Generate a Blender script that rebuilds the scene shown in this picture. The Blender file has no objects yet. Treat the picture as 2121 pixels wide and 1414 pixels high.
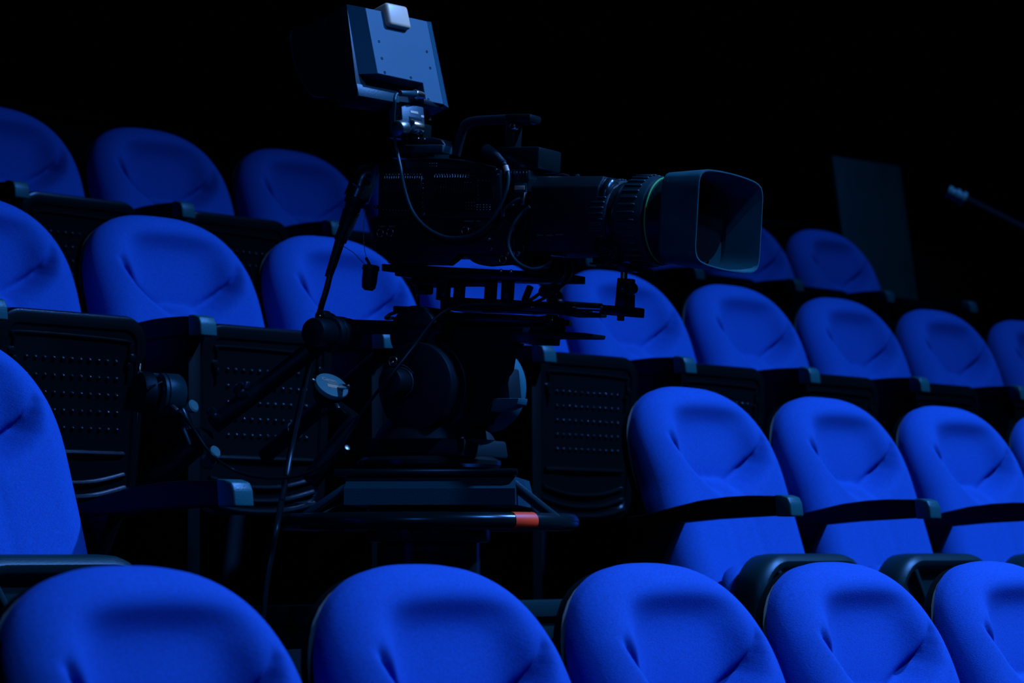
import bpy, bmesh, math
import numpy as np
from mathutils import Vector, Matrix

C = bpy.context.scene.collection
scene = bpy.context.scene
PI = math.pi

# ------------------------------------------------------------------ camera, sky, lights, exposure
CAM_H = 1.0                       # lens height above the floor of the front row
FOCAL, PITCH = 5600.0, 0.07749    # focal length in photo pixels, upward pitch
cam_data = bpy.data.cameras.new('photo_camera')
cam = bpy.data.objects.new('photo_camera', cam_data)
C.objects.link(cam)
cam.location = (0, 0, CAM_H)
cam.rotation_euler = (PI / 2 + PITCH, 0, 0)
cam_data.sensor_width = 36.0
cam_data.lens = FOCAL / 2121.0 * 36.0
cam_data.clip_start = 0.05
cam_data.dof.use_dof = True
cam_data.dof.focus_distance = 4.9
cam_data.dof.aperture_fstop = 6.3
scene.camera = cam

world = bpy.data.worlds.new('hall_dark')
scene.world = world
world.use_nodes = True
world.node_tree.nodes['Background'].inputs[0].default_value = (0.03, 0.25, 1.0, 1)
world.node_tree.nodes['Background'].inputs[1].default_value = 0.022

def spot(name, loc, target, power, colour, angle, blend, radius):
    l = bpy.data.lights.new(name, 'SPOT')
    l.energy = power; l.color = colour; l.spot_size = angle; l.spot_blend = blend
    l.shadow_soft_size = radius
    o = bpy.data.objects.new(name, l); C.objects.link(o)
    o.location = loc
    o.rotation_euler = (Vector(target) - Vector(loc)).to_track_quat('-Z', 'Y').to_euler()
    return o
KEY = (0.30, 0.52, 1.0)
spot('stage_spotlight', (5.0, 5.6, 7.0), (1.5, 5.3, 0.0), 4200, KEY, math.radians(70), 1.0, 0.15)
spot('front_spotlight', (4.7, 2.3, 7.6), (0.4, 4.0, 0.9), 1900, KEY, math.radians(38), 1.0, 0.15)
spot('back_row_fill', (4.6, 6.6, 7.6), (1.6, 10.2, 1.6), 800, KEY, math.radians(30), 1.0, 0.15)  # added fill lamp, brightens the right end of the back rows and the board
spot('rig_fill', (-1.6, -4.5, 5.2), (-0.05, 5.2, 1.5), 300, KEY, math.radians(13), 0.8, 0.2)  # added fill lamp from behind the viewer, lifts detail on the camera rig

scene.view_settings.view_transform = 'Standard'
scene.view_settings.look = 'None'
scene.view_settings.gamma = 1
scene.view_settings.use_curve_mapping = False
scene.view_settings.exposure = 0.0

# ------------------------------------------------------------------ materials
def mat(name, col, rough=0.5, metal=0.0, spec=0.5, bump=None, noise=None):
    m = bpy.data.materials.new(name); m.use_nodes = True
    nt = m.node_tree; b = nt.nodes['Principled BSDF']
    b.inputs['Base Color'].default_value = (*col, 1)
    b.inputs['Roughness'].default_value = rough
    b.inputs['Metallic'].default_value = metal
    b.inputs['Specular IOR Level'].default_value = spec
    if not metal: b.inputs['Specular Tint'].default_value = (0.06, 0.42, 1.0, 1)
    tc = nt.nodes.new('ShaderNodeTexCoord')
    if noise:                                   # slight mottling of the base colour
        sc, lo, hi = noise
        n = nt.nodes.new('ShaderNodeTexNoise'); n.inputs['Scale'].default_value = sc
        n.inputs['Detail'].default_value = 4
        nt.links.new(tc.outputs['Object'], n.inputs['Vector'])
        r = nt.nodes.new('ShaderNodeMapRange')
        r.inputs[1].default_value = 0.3; r.inputs[2].default_value = 0.7
        r.inputs[3].default_value = lo; r.inputs[4].default_value = hi
        nt.links.new(n.outputs[0], r.inputs[0])
        v = nt.nodes.new('ShaderNodeVectorMath'); v.operation = 'SCALE'
        v.inputs[0].default_value = col
        nt.links.new(r.outputs[0], v.inputs['Scale'])
        nt.links.new(v.outputs[0], b.inputs['Base Color'])
    if bump:
        sc, st = bump
        n = nt.nodes.new('ShaderNodeTexNoise'); n.inputs['Scale'].default_value = sc
        n.inputs['Detail'].default_value = 3
        nt.links.new(tc.outputs['Object'], n.inputs['Vector'])
        bp = nt.nodes.new('ShaderNodeBump'); bp.inputs['Strength'].default_value = st
        bp.inputs['Distance'].default_value = 0.002
        nt.links.new(n.outputs[0], bp.inputs['Height'])
        nt.links.new(bp.outputs[0], b.inputs['Normal'])
    return m

def fabric_mat():
    m = bpy.data.materials.new('blue_upholstery'); m.use_nodes = True
    nt = m.node_tree; b = nt.nodes['Principled BSDF']
    b.inputs['Roughness'].default_value = 0.9
    b.inputs['Specular IOR Level'].default_value = 0.12
    tc = nt.nodes.new('ShaderNodeTexCoord')
    mp = nt.nodes.new('ShaderNodeMapping'); mp.inputs['Rotation'].default_value = (0, 0.5, 0)
    nt.links.new(tc.outputs['Object'], mp.inputs['Vector'])
    thr = []
    for sc in ((1500, 300, 420), (420, 300, 1500)):
        m2 = nt.nodes.new('ShaderNodeMapping'); m2.inputs['Scale'].default_value = sc
        nt.links.new(mp.outputs[0], m2.inputs['Vector'])
        w = nt.nodes.new('ShaderNodeTexNoise'); w.inputs['Scale'].default_value = 0.45; w.inputs['Detail'].default_value = 1
        nt.links.new(m2.outputs[0], w.inputs['Vector']); thr.append(w)
    mul = nt.nodes.new('ShaderNodeMath'); mul.operation = 'MAXIMUM'
    nt.links.new(thr[0].outputs[0], mul.inputs[0]); nt.links.new(thr[1].outputs[0], mul.inputs[1])
    n = nt.nodes.new('ShaderNodeTexNoise'); n.inputs['Scale'].default_value = 420
    nt.links.new(tc.outputs['Object'], n.inputs['Vector'])
    add = nt.nodes.new('ShaderNodeMath'); add.operation = 'ADD'
    nt.links.new(mul.outputs[0], add.inputs[0]); nt.links.new(n.outputs[0], add.inputs[1])
    r = nt.nodes.new('ShaderNodeMapRange')
    r.inputs[1].default_value = 0.75; r.inputs[2].default_value = 1.35
    r.inputs[3].default_value = 0.80; r.inputs[4].default_value = 1.25
    nt.links.new(add.outputs[0], r.inputs[0])
    v = nt.nodes.new('ShaderNodeVectorMath'); v.operation = 'SCALE'
    v.inputs[0].default_value = (0.0005, 0.055, 0.40)
    nt.links.new(r.outputs[0], v.inputs['Scale'])
    nt.links.new(v.outputs[0], b.inputs['Base Color'])
    bp = nt.nodes.new('ShaderNodeBump'); bp.inputs['Strength'].default_value = 0.35
    bp.inputs['Distance'].default_value = 0.0012
    nt.links.new(add.outputs[0], bp.inputs['Height']); nt.links.new(bp.outputs[0], b.inputs['Normal'])
    return m

M = dict(
    fabric=fabric_mat(),
    seat_plastic=mat('black_seat_plastic', (0.0009, 0.0034, 0.0056), 0.24, spec=0.45, bump=(500, 0.12)),
    arm_plastic=mat('black_armrest_plastic', (0.0006, 0.0022, 0.0036), 0.5, spec=0.12, bump=(500, 0.15)),
    cap=mat('armrest_end_rubber', (0.004, 0.060, 0.10), 0.4, bump=(400, 0.3)),
    pan_grey=mat('dark_grey_pan_plastic', (0.0015, 0.017, 0.026), 0.42, bump=(420, 0.2)),
    black=mat('black_camera_paint', (0.0025, 0.010, 0.016), 0.36, bump=(600, 0.15)),
    satin=mat('satin_black_metal', (0.002, 0.009, 0.014), 0.25),
    rubber=mat('black_rubber', (0.0015, 0.006, 0.010), 0.55, bump=(300, 0.2)),
    matte=mat('matt_black', (0.0004, 0.0008, 0.0014), 0.85),
    ribrub=mat('grey_rubber_ring', (0.002, 0.02, 0.0325), 0.5),
    hoodpl=mat('dusty_hood_plastic', (0.004, 0.058, 0.095), 0.6, noise=(16, 0.7, 1.2)),
    screen=mat('blue_grey_painted_metal', (0.004, 0.058, 0.125), 0.5, noise=(9, 0.93, 1.06)),
    darkscreen=mat('dark_painted_metal', (0.0015, 0.01, 0.0175), 0.5),
    base=mat('blue_grey_pedestal_paint', (0.003, 0.036, 0.066), 0.45, bump=(350, 0.2)),
    headgrey=mat('blue_grey_head_casting', (0.006, 0.08, 0.145), 0.5),
    chrome=mat('bright_steel', (0.62, 0.75, 0.85), 0.22, metal=1.0),
    steel=mat('dull_steel', (0.18, 0.30, 0.40), 0.35, metal=1.0),
    white=mat('white_plastic', (0.50, 0.50, 0.50), 0.35),
    label=mat('pale_label', (0.31, 0.34, 0.36), 0.5),
    print=mat('grey_print', (0.05, 0.11, 0.15), 0.6),
    green=mat('green_ring_paint', (0.05, 0.375, 0.13), 0.4),
    red=mat('red_tape', (0.90, 0.012, 0.07), 0.7, spec=0.1),
    orange=mat('orange_tape', (0.7, 0.05, 0.01), 0.5),
    cable=mat('blue_grey_cable_sheath', (0.003, 0.0425, 0.07), 0.45),
    cabledk=mat('black_cable_sheath', (0.0015, 0.01, 0.016), 0.4),
    disc=mat('pale_blue_grey_disc', (0.06, 0.25, 0.38), 0.4),
    glass=mat('dark_coated_glass', (0.002, 0.003, 0.006), 0.08, spec=0.15),
    wallm=mat('dark_wall_paint', (0.008, 0.025, 0.09), 0.9, noise=(2, 0.8, 1.2)),
    parapet=mat('dark_teal_partition', (0.0003, 0.002, 0.003), 0.8, spec=0.1),
    carpet=mat('dark_carpet', (0.0015, 0.0025, 0.0045), 0.95, bump=(200, 0.5)),
    board=mat('dark_teal_board', (0.0018, 0.020, 0.026), 0.55, noise=(7, 0.85, 1.15)),
)

# ------------------------------------------------------------------ mesh builder
class MB:
    """collects shapes in one bmesh, then links them as ONE object"""
    def __init__(self): self.bm = bmesh.new()
    def _merge(self, tmp, mtx=None):
        if mtx is not None: bmesh.ops.transform(tmp, matrix=mtx, verts=tmp.verts)
        me = bpy.data.meshes.new('t'); tmp.to_mesh(me); tmp.free()
        self.bm.from_mesh(me); bpy.data.meshes.remove(me)
    def box(self, c, s, bev=0.0, rot=None, seg=2):
        t = bmesh.new(); bmesh.ops.create_cube(t, size=1)
        bmesh.ops.scale(t, vec=Vector(s), verts=t.verts)
        if bev: bmesh.ops.bevel(t, geom=t.edges[:], offset=min(bev, min(s) * .45), segments=seg, affect='EDGES', profile=0.5)
        m = Matrix.Translation(Vector(c))
        if rot is not None: m = m @ rot.to_4x4()
        self._merge(t, m); return self
    def prism(self, pts, axis, a, b, bev=0.0, seg=2):
        """polygon pts (2D) extruded along axis ('x' pts=(y,z); 'y' pts=(x,z); 'z' pts=(x,y)) from a to b"""
        t = bmesh.new()
        def P(p, w):
            return {'x': (w, p[0], p[1]), 'y': (p[0], w, p[1]), 'z': (p[0], p[1], w)}[axis]
        v1 = [t.verts.new(P(p, a)) for p in pts]; v2 = [t.verts.new(P(p, b)) for p in pts]
        n = len(pts)
        t.faces.new(v1); t.faces.new(v2[::-1])
        for i in range(n): t.faces.new((v1[i], v2[i], v2[(i + 1) % n], v1[(i + 1) % n]))
        bmesh.ops.recalc_face_normals(t, faces=t.faces)
        if bev: bmesh.ops.bevel(t, geom=t.edges[:], offset=bev, segments=seg, affect='EDGES', profile=0.5, clamp_overlap=True)
        self._merge(t); return self
    def cyl(self, p0, p1, r0, r1=None, seg=28, bev=0.0):
        p0 = Vector(p0); p1 = Vector(p1); r1 = r0 if r1 is None else r1
        L = (p1 - p0).length
        prof = [(0, r0), (L, r1)]
        if bev: prof = [(0, r0 - bev), (bev * .3, r0 - bev * .3), (bev, r0), (L - bev, r1), (L - bev * .3, r1 - bev * .3), (L, r1 - bev)]
        return self.lathe(prof, p0, p1 - p0, seg)
    def lathe(self, prof, origin, axis, seg=40, closed=False):
        """prof: (distance along axis, radius) list; end caps are filled unless closed"""
        q = Vector(axis).to_track_quat('Z', 'Y').to_matrix().to_4x4()
        t = bmesh.new(); rings = []
        for d, r in prof:
            rings.append([t.verts.new((r * math.cos(2 * PI * k / seg), r * math.sin(2 * PI * k / seg), d)) for k in range(seg)])
        pairs = list(zip(rings[:-1], rings[1:]))
        if closed: pairs.append((rings[-1], rings[0]))
        for a, b in pairs:
            for k in range(seg): t.faces.new((a[k], a[(k + 1) % seg], b[(k + 1) % seg], b[k]))
        if not closed:
            t.faces.new(rings[0][::-1]); t.faces.new(rings[-1])
        bmesh.ops.recalc_face_normals(t, faces=t.faces)
        self._merge(t, Matrix.Translation(Vector(origin)) @ q); return self
    def tube(self, pts, r, seg=12, smooth=True, sub=8, taper=None):
        P = [Vector(p) for p in pts]
        if smooth and len(P) > 2:
            Q = []
            for i in range(len(P) - 1):
                a = P[max(i - 1, 0)]; b = P[i]; c = P[i + 1]; d = P[min(i + 2, len(P) - 1)]
                for k in range(sub):
                    u = k / sub
                    Q.append(0.5 * ((2 * b) + (c - a) * u + (2 * a - 5 * b + 4 * c - d) * u * u + (3 * b - a - 3 * c + d) * u ** 3))
            Q.append(P[-1]); P = Q
        t = bmesh.new(); rings = []; n = len(P); up = None
        for i in range(n):
            tan = (P[min(i + 1, n - 1)] - P[max(i - 1, 0)]).normalized()
            if up is None: up = tan.orthogonal().normalized()
            up = (up - tan * up.dot(tan)).normalized(); s = tan.cross(up)
            rr = r if taper is None else taper[0] + (taper[1] - taper[0]) * i / (n - 1)
            rings.append([t.verts.new(P[i] + (up * math.cos(2 * PI * k / seg) + s * math.sin(2 * PI * k / seg)) * rr) for k in range(seg)])
        for a, b in zip(rings[:-1], rings[1:]):
            for k in range(seg): t.faces.new((a[k], a[(k + 1) % seg], b[(k + 1) % seg], b[k]))
        t.faces.new(rings[0][::-1]); t.faces.new(rings[-1])
        bmesh.ops.recalc_face_normals(t, faces=t.faces)
        self._merge(t); return self
    def dome(self, c, r, n, seg=8):
        q = Vector(n).to_track_quat('Z', 'Y').to_matrix().to_4x4()
        t = bmesh.new()
        bmesh.ops.create_uvsphere(t, u_segments=seg, v_segments=6, radius=r)
        bmesh.ops.scale(t, vec=(1, 1, .7), verts=t.verts)
        self._merge(t, Matrix.Translation(Vector(c)) @ q); return self
    def loft(self, rings, cap0=True, cap1=True):
        t = bmesh.new(); R = [[t.verts.new(p) for p in ring] for ring in rings]
        n = len(R[0])
        for a, b in zip(R[:-1], R[1:]):
            for k in range(n): t.faces.new((a[k], a[(k + 1) % n], b[(k + 1) % n], b[k]))
        if cap0: t.faces.new(R[0][::-1])
        if cap1: t.faces.new(R[-1])
        bmesh.ops.recalc_face_normals(t, faces=t.faces)
        self._merge(t); return self
    def grid(self, V):
        """V[i][j] points -> open quad sheet"""
        t = bmesh.new(); G = [[t.verts.new(p) for p in row] for row in V]
        for i in range(len(G) - 1):
            for j in range(len(G[0]) - 1):
                t.faces.new((G[i][j], G[i][j + 1], G[i + 1][j + 1], G[i + 1][j]))
        self._merge(t); return self
    def torus(self, c, R, r, axis=(0, 0, 1), seg=96, ms=16, a0=0, a1=2 * PI):
        q = Vector(axis).to_track_quat('Z', 'Y').to_matrix().to_4x4()
        full = abs(a1 - a0 - 2 * PI) < 1e-6
        pts = []
        t = bmesh.new(); rings = []; n = seg if full else seg + 1
        for i in range(n):
            a = a0 + (a1 - a0) * i / seg
            rings.append([t.verts.new(((R + r * math.cos(2 * PI * k / ms)) * math.cos(a), (R + r * math.cos(2 * PI * k / ms)) * math.sin(a), r * math.sin(2 * PI * k / ms))) for k in range(ms)])
        pr = list(zip(rings[:-1], rings[1:]))
        if full: pr.append((rings[-1], rings[0]))
        for a, b in pr:
            for k in range(ms): t.faces.new((a[k], b[k], b[(k + 1) % ms], a[(k + 1) % ms]))
        if not full:
            t.faces.new(rings[0]); t.faces.new(rings[-1][::-1])
        bmesh.ops.recalc_face_normals(t, faces=t.faces)
        self._merge(t, Matrix.Translation(Vector(c)) @ q); return self
    def mesh(self, name, material, angle=38, off=(0, 0, 0)):
        if any(off): bmesh.ops.translate(self.bm, vec=-Vector(off), verts=self.bm.verts)
        me = bpy.data.meshes.new(name); self.bm.to_mesh(me); self.bm.free()
        me.materials.append(material)
        me.shade_smooth()
        try: me.set_sharp_from_angle(angle=math.radians(angle))
        except Exception: pass
        return me
    def build(self, name, material, parent=None, angle=38, label=None, off=None):
        if off is None: off = parent.get('_off', (0, 0, 0)) if parent is not None else (0, 0, 0)
        o = bpy.data.objects.new(name, self.mesh(name, material, angle, off))
        C.objects.link(o)
        if parent is not None:
            o.parent = parent
            o['_off'] = off
        if label: o['label'] = label
        return o

def tag(o, label, cat, group=None):
    o['label'] = label; o['category'] = cat
    if group: o['group'] = group
    return o

def struct(o):
    o['kind'] = 'structure'; return o

# ------------------------------------------------------------------ photo geometry: a pixel's ray, and frames of things
def ray(px, py):
    x = (px - 1060.5) / FOCAL; z = -(py - 707.0) / FOCAL
    c, s = math.cos(PITCH), math.sin(PITCH)
    return Vector((x, c - z * s, s + z * c))
EYE = Vector((0, 0, CAM_H))

class Frame:
    """a local axis system; at(px,py,y) is the local point on the plane y that the photo shows at (px,py)"""
    def __init__(self, origin, rot):
        self.m = Matrix.Translation(Vector(origin)) @ rot.to_4x4()
        self.i = self.m.inverted()
    def hit(self, px, py, k, val):
        e = self.i @ EYE; r = self.i.to_3x3() @ ray(px, py)
        t = (val - e[k]) / r[k]
        return e + r * t
    def at(self, px, py, y=0.0): return self.hit(px, py, 1, y)
    def atx(self, px, py, x=0.0): return self.hit(px, py, 0, x)
    def atz(self, px, py, z=0.0): return self.hit(px, py, 2, z)
    def poly(self, pts, y): return [(p.x, p.z) for p in (self.at(a, b, y) for a, b in pts)]
    def polyx(self, pts, x): return [(p.y, p.z) for p in (self.atx(a, b, x) for a, b in pts)]

def thing(name, frame, base, label, cat, group=None):
    """an Empty at the thing's base, parts hang below it; part meshes are drawn in the frame's axes"""
    o = bpy.data.objects.new(name, None); C.objects.link(o)
    o.empty_display_size = 0.05
    o.matrix_world = frame.m @ Matrix.Translation(Vector(base))
    o['_off'] = tuple(base)
    return tag(o, label, cat, group)

# ------------------------------------------------------------------ rows of the hall
PITCHM = 0.55
ROWS = {1: ((-0.4127, 3.3916), 0.6957, -0.0046, 0.008), 2: ((0.4806, 6.2267), 0.7124, 0.0074, 0.408),
        3: ((-0.7616, 6.2323), 0.7388, -0.0029, 0.809), 4: ((-0.9751, 7.6195), 0.7355, -0.0009, 1.234)}
SHIFT = {(1, 0): -0.0020, (1, 1): 0.0016, (1, 2): 0.0020, (1, 3): -0.0020, (2, 0): -0.0032, (2, 2): 0.0020, (3, 3): 0.0020, (3, 4): 0.0028, (3, 6): -0.0016, (4, 1): 0.0020, (4, 6): 0.0024}
def seat_frame(row, i):
    (ox, oy), th, k, fz = ROWS[row]
    d = Vector((math.sin(th), math.cos(th), 0)); n = Vector((math.cos(th), -math.sin(th), 0))
    P = Vector((ox, oy, fz)) + d * (i * PITCHM + SHIFT.get((row, int(i)), 0)) + n * (i * i * k / 2 * PITCHM)
    a = i * k
    d2 = d * math.cos(a) + n * math.sin(a); n2 = n * math.cos(a) - d * math.sin(a)
    R = Matrix((d2, -n2, Vector((0, 0, 1)))).transposed()
    return Frame(P, R)

# ------------------------------------------------------------------ setting: stepped floor, walls, ceiling
TH = 0.72
HALL = Frame((0, 0, 0), Matrix(((math.sin(TH), -math.cos(TH), 0), (math.cos(TH), math.sin(TH), 0), (0, 0, 1))))
def hall_y(row, dy):                              # hall depth of a row's crease plane + dy
    return (HALL.i @ (seat_frame(row, 2).m @ Vector((0, dy, 0)))).y
fronts = [hall_y(r, -0.60) for r in (2, 3, 4)]
back_y = hall_y(4, 2.6)
X0, X1, Y0 = -9.0, 16.0, -12.0
fl = MB()
prof = [(Y0, -0.3), (Y0, 0.0), (fronts[0], 0.0), (fronts[0], 0.408), (fronts[1], 0.408), (fronts[1], 0.809),
        (fronts[2], 0.809), (fronts[2], 1.234), (back_y, 1.234), (back_y, -0.3)]
fl.prism(prof, 'x', X0, X1)
o = struct(fl.build('floor', M['carpet'])); o.matrix_world = HALL.m
def hall_box(name, lo, hi, m):
    lo = Vector(lo); hi = Vector(hi)
    o = struct(MB().box((lo + hi) / 2, hi - lo).build(name, m)); o.matrix_world = HALL.m; return o
HT = 12.0
hall_box('wall_back', (X0, back_y, -0.3), (X1, back_y + .2, HT), M['wallm'])
hall_box('wall_front', (X0, Y0 - .2, -0.3), (X1, Y0, HT), M['wallm'])
hall_box('wall_left', (X0 - .2, Y0 - .2, -0.3), (X0, back_y + .2, HT), M['wallm'])
hall_box('wall_right', (X1, Y0 - .2, -0.3), (X1 + .2, back_y + .2, HT), M['wallm'])
hall_box('ceiling', (X0 - .2, Y0 - .2, HT), (X1 + .2, back_y + .2, HT + .2), M['wallm'])
# low partition behind the last row
py_ = hall_y(4, 0.62)
pz = HALL.hit(116, 243, 1, py_).z
MB_ = MB().box(((X0 + X1) / 2, py_ + .06, (1.234 + pz) / 2), (X1 - X0, .12, pz - 1.234), .01)
MB_.box(((X0 + X1) / 2, py_ + .06, pz + .012), (X1 - X0, .17, .024), .006)
o = struct(MB_.build('wall_partition', M['parapet'])); o.matrix_world = HALL.m

# ------------------------------------------------------------------ theatre seat
LEAN = 0.33
def super_r(phi, n): return (abs(math.cos(phi)) ** n + abs(math.sin(phi)) ** n) ** (-1.0 / n)
ZC, ZT, ZB, HW = 0.745, 0.974, 0.355, 0.248
VCUR = [(0.176, 0.858), (0.163, 0.832), (0.143, 0.806), (0.115, 0.782), (0.085, 0.763), (0.055, 0.750)]
def vdist(x, z):
    x = abs(x); best = 9; sgn = 1; tt = 0
    for k in range(len(VCUR) - 1):
        a = VCUR[k]; b = VCUR[k + 1]
        dx, dz = b[0] - a[0], b[1] - a[1]; L2 = dx * dx + dz * dz
        t = max(0, min(1, ((x - a[0]) * dx + (z - a[1]) * dz) / L2))
        ex, ez = x - a[0] - t * dx, z - a[1] - t * dz
        d = math.hypot(ex, ez)
        if d < best:
            best = d; sgn = 1 if (dx * ez - dz * ex) > 0 else -1; tt = (k + t) / (len(VCUR) - 1)
    return best, sgn, tt
def map_out(a, b, hw, top, bot):
    dx = a * math.sqrt(max(0, 1 - b * b / 2)); dz = b * math.sqrt(max(0, 1 - a * a / 2))
    r = math.hypot(dx, dz); phi = math.atan2(dz, dx)
    k = super_r(phi, 2.6 if dz >= 0 else 5.0)
    z = ZC + dz * k * ((top - ZC) if dz >= 0 else (ZC - bot))
    x = dx * k * hw * (1 + 0.03 * (ZC - z) * (1 if z < ZC else 0.0))
    return x, z, r
def backrest_mesh():
    na, nb = 96, 116
    R = 0.075
    XZ = [[None] * (na + 1) for _ in range(nb + 1)]
    G = np.zeros((nb + 1, na + 1)); F = np.zeros((nb + 1, na + 1))
    sg = lambda v: 1 / (1 + math.exp(-max(-40, min(40, v))))
    for j in range(nb + 1):
        b = -1 + 2 * j / nb; b = math.sin(b * PI / 2) * .35 + b * .65
        for i in range(na + 1):
            a = -1 + 2 * i / na; a = math.sin(a * PI / 2) * .35 + a * .65
            x, z, r = map_out(a, b, HW, ZT, ZB)
            XZ[j][i] = (x, z)
            dist = max(0.0, (1 - r) * (HW - .03 * sg((z - ZC - .06) / .025)))
            if dist < R: F[j, i] = -(R - math.sqrt(max(0, R * R - (R - dist) ** 2)))
            d, s, t = vdist(x, z)
            ax_ = abs(x)
            above = (s < 0 and z > 0.752) or z > 0.858
            # head dish: recedes from the rolled rim down to the V crease, where the lumbar pad steps forward
            dep = 0.044 + 0.026 * min(1, max(0, (0.925 - z) / 0.165))
            w = sg((0.138 - ax_) / .017) * sg((0.920 - .45 * x * x - z) / .0125)
            if not above:
                wid = 0.013 + 0.035 * max(0, 1 - ax_ / 0.06)
                w = math.exp(-(d / wid) ** 2) * sg((0.165 - ax_) / .012)
                dep = 0.070 if ax_ < .06 else 0.044 + 0.026 * min(1, max(0, (0.925 - z) / 0.165))
            g = -dep * w
            fade = min(1, 0.25 + (1 - t) / .3) * min(1, 0.22 + t / .5)
            g -= 0.028 * math.exp(-(d / 0.0085) ** 2) * fade
            g -= 0.010 * math.exp(-(x / 0.12) ** 2) * sg((0.76 - z) / .02)
            if z < 0.74:
                dd = abs(ax_ - (0.045 + 0.05 * max(0, 0.75 - z)))
                g -= 0.004 * math.exp(-(dd / 0.009) ** 2) * min(1, (0.74 - z) / .06)
            G[j, i] = max(g, -0.076)
    for _ in range(3):
        P = np.pad(G, 1, mode='edge')
        G = (P[:-2, 1:-1] + P[2:, 1:-1] + P[1:-1, :-2] + P[1:-1, 2:] + 2 * P[1:-1, 1:-1]) / 6
    V = [[(XZ[j][i][0], (XZ[j][i][1] - 0.85) * LEAN - G[j, i] - F[j, i] - 0.012, XZ[j][i][1]) for i in range(na + 1)] for j in range(nb + 1)]
    mb = MB(); mb.grid(V)
    # side wall going back from the front's rim
    rim = [V[0][i] for i in range(na)] + [V[j][na] for j in range(nb)] + [V[nb][i] for i in range(na, 0, -1)] + [V[j][0] for j in range(nb, 0, -1)]
    back = []
    for (x, y, z) in rim:
        back.append((x * .985, (z - .85) * LEAN + 0.082, z - (.004 if z > .8 else 0)))
    mb.loft([rim, back], cap0=False, cap1=True)
    bmesh.ops.remove_doubles(mb.bm, verts=mb.bm.verts, dist=1e-5)
    bmesh.ops.recalc_face_normals(mb.bm, faces=mb.bm.faces)
    return mb.mesh('backrest', M['fabric'], 60)
def shell_mesh():
    N = 96; rings = []
    for ins, y in ((0.008, 0.0815), (0.001, 0.085), (0.001, 0.098), (0.014, 0.112), (0.045, 0.120), (0.09, 0.123)):
        ring = []
        for k in range(N):
            phi = 2 * PI * k / N
            a, b = math.cos(phi), math.sin(phi)
            m_ = max(abs(a), abs(b)); a /= m_; b /= m_
            x, z, r = map_out(a, b, HW - ins, ZT - 0.004 - ins, ZB - .01 + ins)
            x *= 1 + .018 * min(1, max(0, (z - .70) / .06))
            ring.append((x, (z - .85) * LEAN + y, z - .004 * min(1, max(0, (z - .9) / .05))))
        rings.append(ring)
    return MB().loft(rings).mesh('back_shell', M['arm_plastic'], 50)
def rrect(hw, z0, z1, r, n=8, rb=None):
    rb = r if rb is None else rb
    pts = []
    for cx, cz, a0, rr in ((hw - r, z1 - r, 0, r), (-hw + r, z1 - r, PI / 2, r), (-hw + rb, z0 + rb, PI, rb), (hw - rb, z0 + rb, 1.5 * PI, rb)):
        for k in range(n + 1):
            a = a0 + PI / 2 * k / n
            pts.append((cx + rr * math.cos(a), cz + rr * math.sin(a)))
    return pts
PAN_TOP = 0.690
def pan_ring(ins, y, hw=.2, z0=.27, z1=PAN_TOP, r=.06):
    rr = max(.006, r - ins)
    return [(p[0], y, p[1]) for p in rrect(hw - ins, z0 + ins, z1 - ins, rr)]
def tilt_pan(bm, zt, ang=0.07):
    m = Matrix.Translation((0, -.30, zt)) @ Matrix.Rotation(ang, 4, 'X') @ Matrix.Translation((0, .30, -zt))
    bmesh.ops.transform(bm, matrix=m, verts=bm.verts)
def pan_mesh():
    Y = -.30
    mb = MB()
    rings = [pan_ring(.012, Y + .045), pan_ring(0, Y + .036), pan_ring(0, Y + .010), pan_ring(.003, Y + .003), pan_ring(.010, Y),
             pan_ring(.030, Y), pan_ring(.034, Y + .004), pan_ring(.040, Y + .004)]
    mb.loft(rings)
    # recessed arch line, bumps, ribs and bolts moulded into the underside
    arch = [(-.150, Y + .002, .56), (-.152, Y + .002, .625), (-.135, Y + .002, .640), (.135, Y + .002, .636), (.152, Y + .002, .62), (.150, Y + .002, .55)]
    mb.tube(arch, .0035, 8, sub=6)
    for r_ in range(5):
        for c_ in range(11):
            mb.dome((-.118 + .0236 * c_ + .003 * r_, Y + .003, .590 - .036 * r_), .0054, (0, -1, 0), 7)
    for sx in (-1, 1):
        mb.cyl((sx * .158, Y + .012, .600), (sx * .158, Y - .005, .600), .010, seg=14, bev=.003)
        mb.cyl((sx * .150, Y + .012, .585), (sx * .150, Y - .003, .585), .007, seg=12, bev=.002)
    def rib(zl, sag, hw, r):
        mb.tube([(-hw, Y + .002, zl), (-hw * .5, Y, zl - sag * .8), (0, Y - .001, zl - sag), (hw * .5, Y, zl - sag * .8), (hw, Y + .002, zl)], r, 8, sub=6)
    rib(.396, 0.0, .150, .0055); rib(.352, .020, .155, .005); rib(.324, .022, .16, .006); rib(.298, .020, .165, .0075)
    tilt_pan(mb.bm, PAN_TOP)
    return mb.mesh('seat_pan', M['seat_plastic'], 35)
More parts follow.
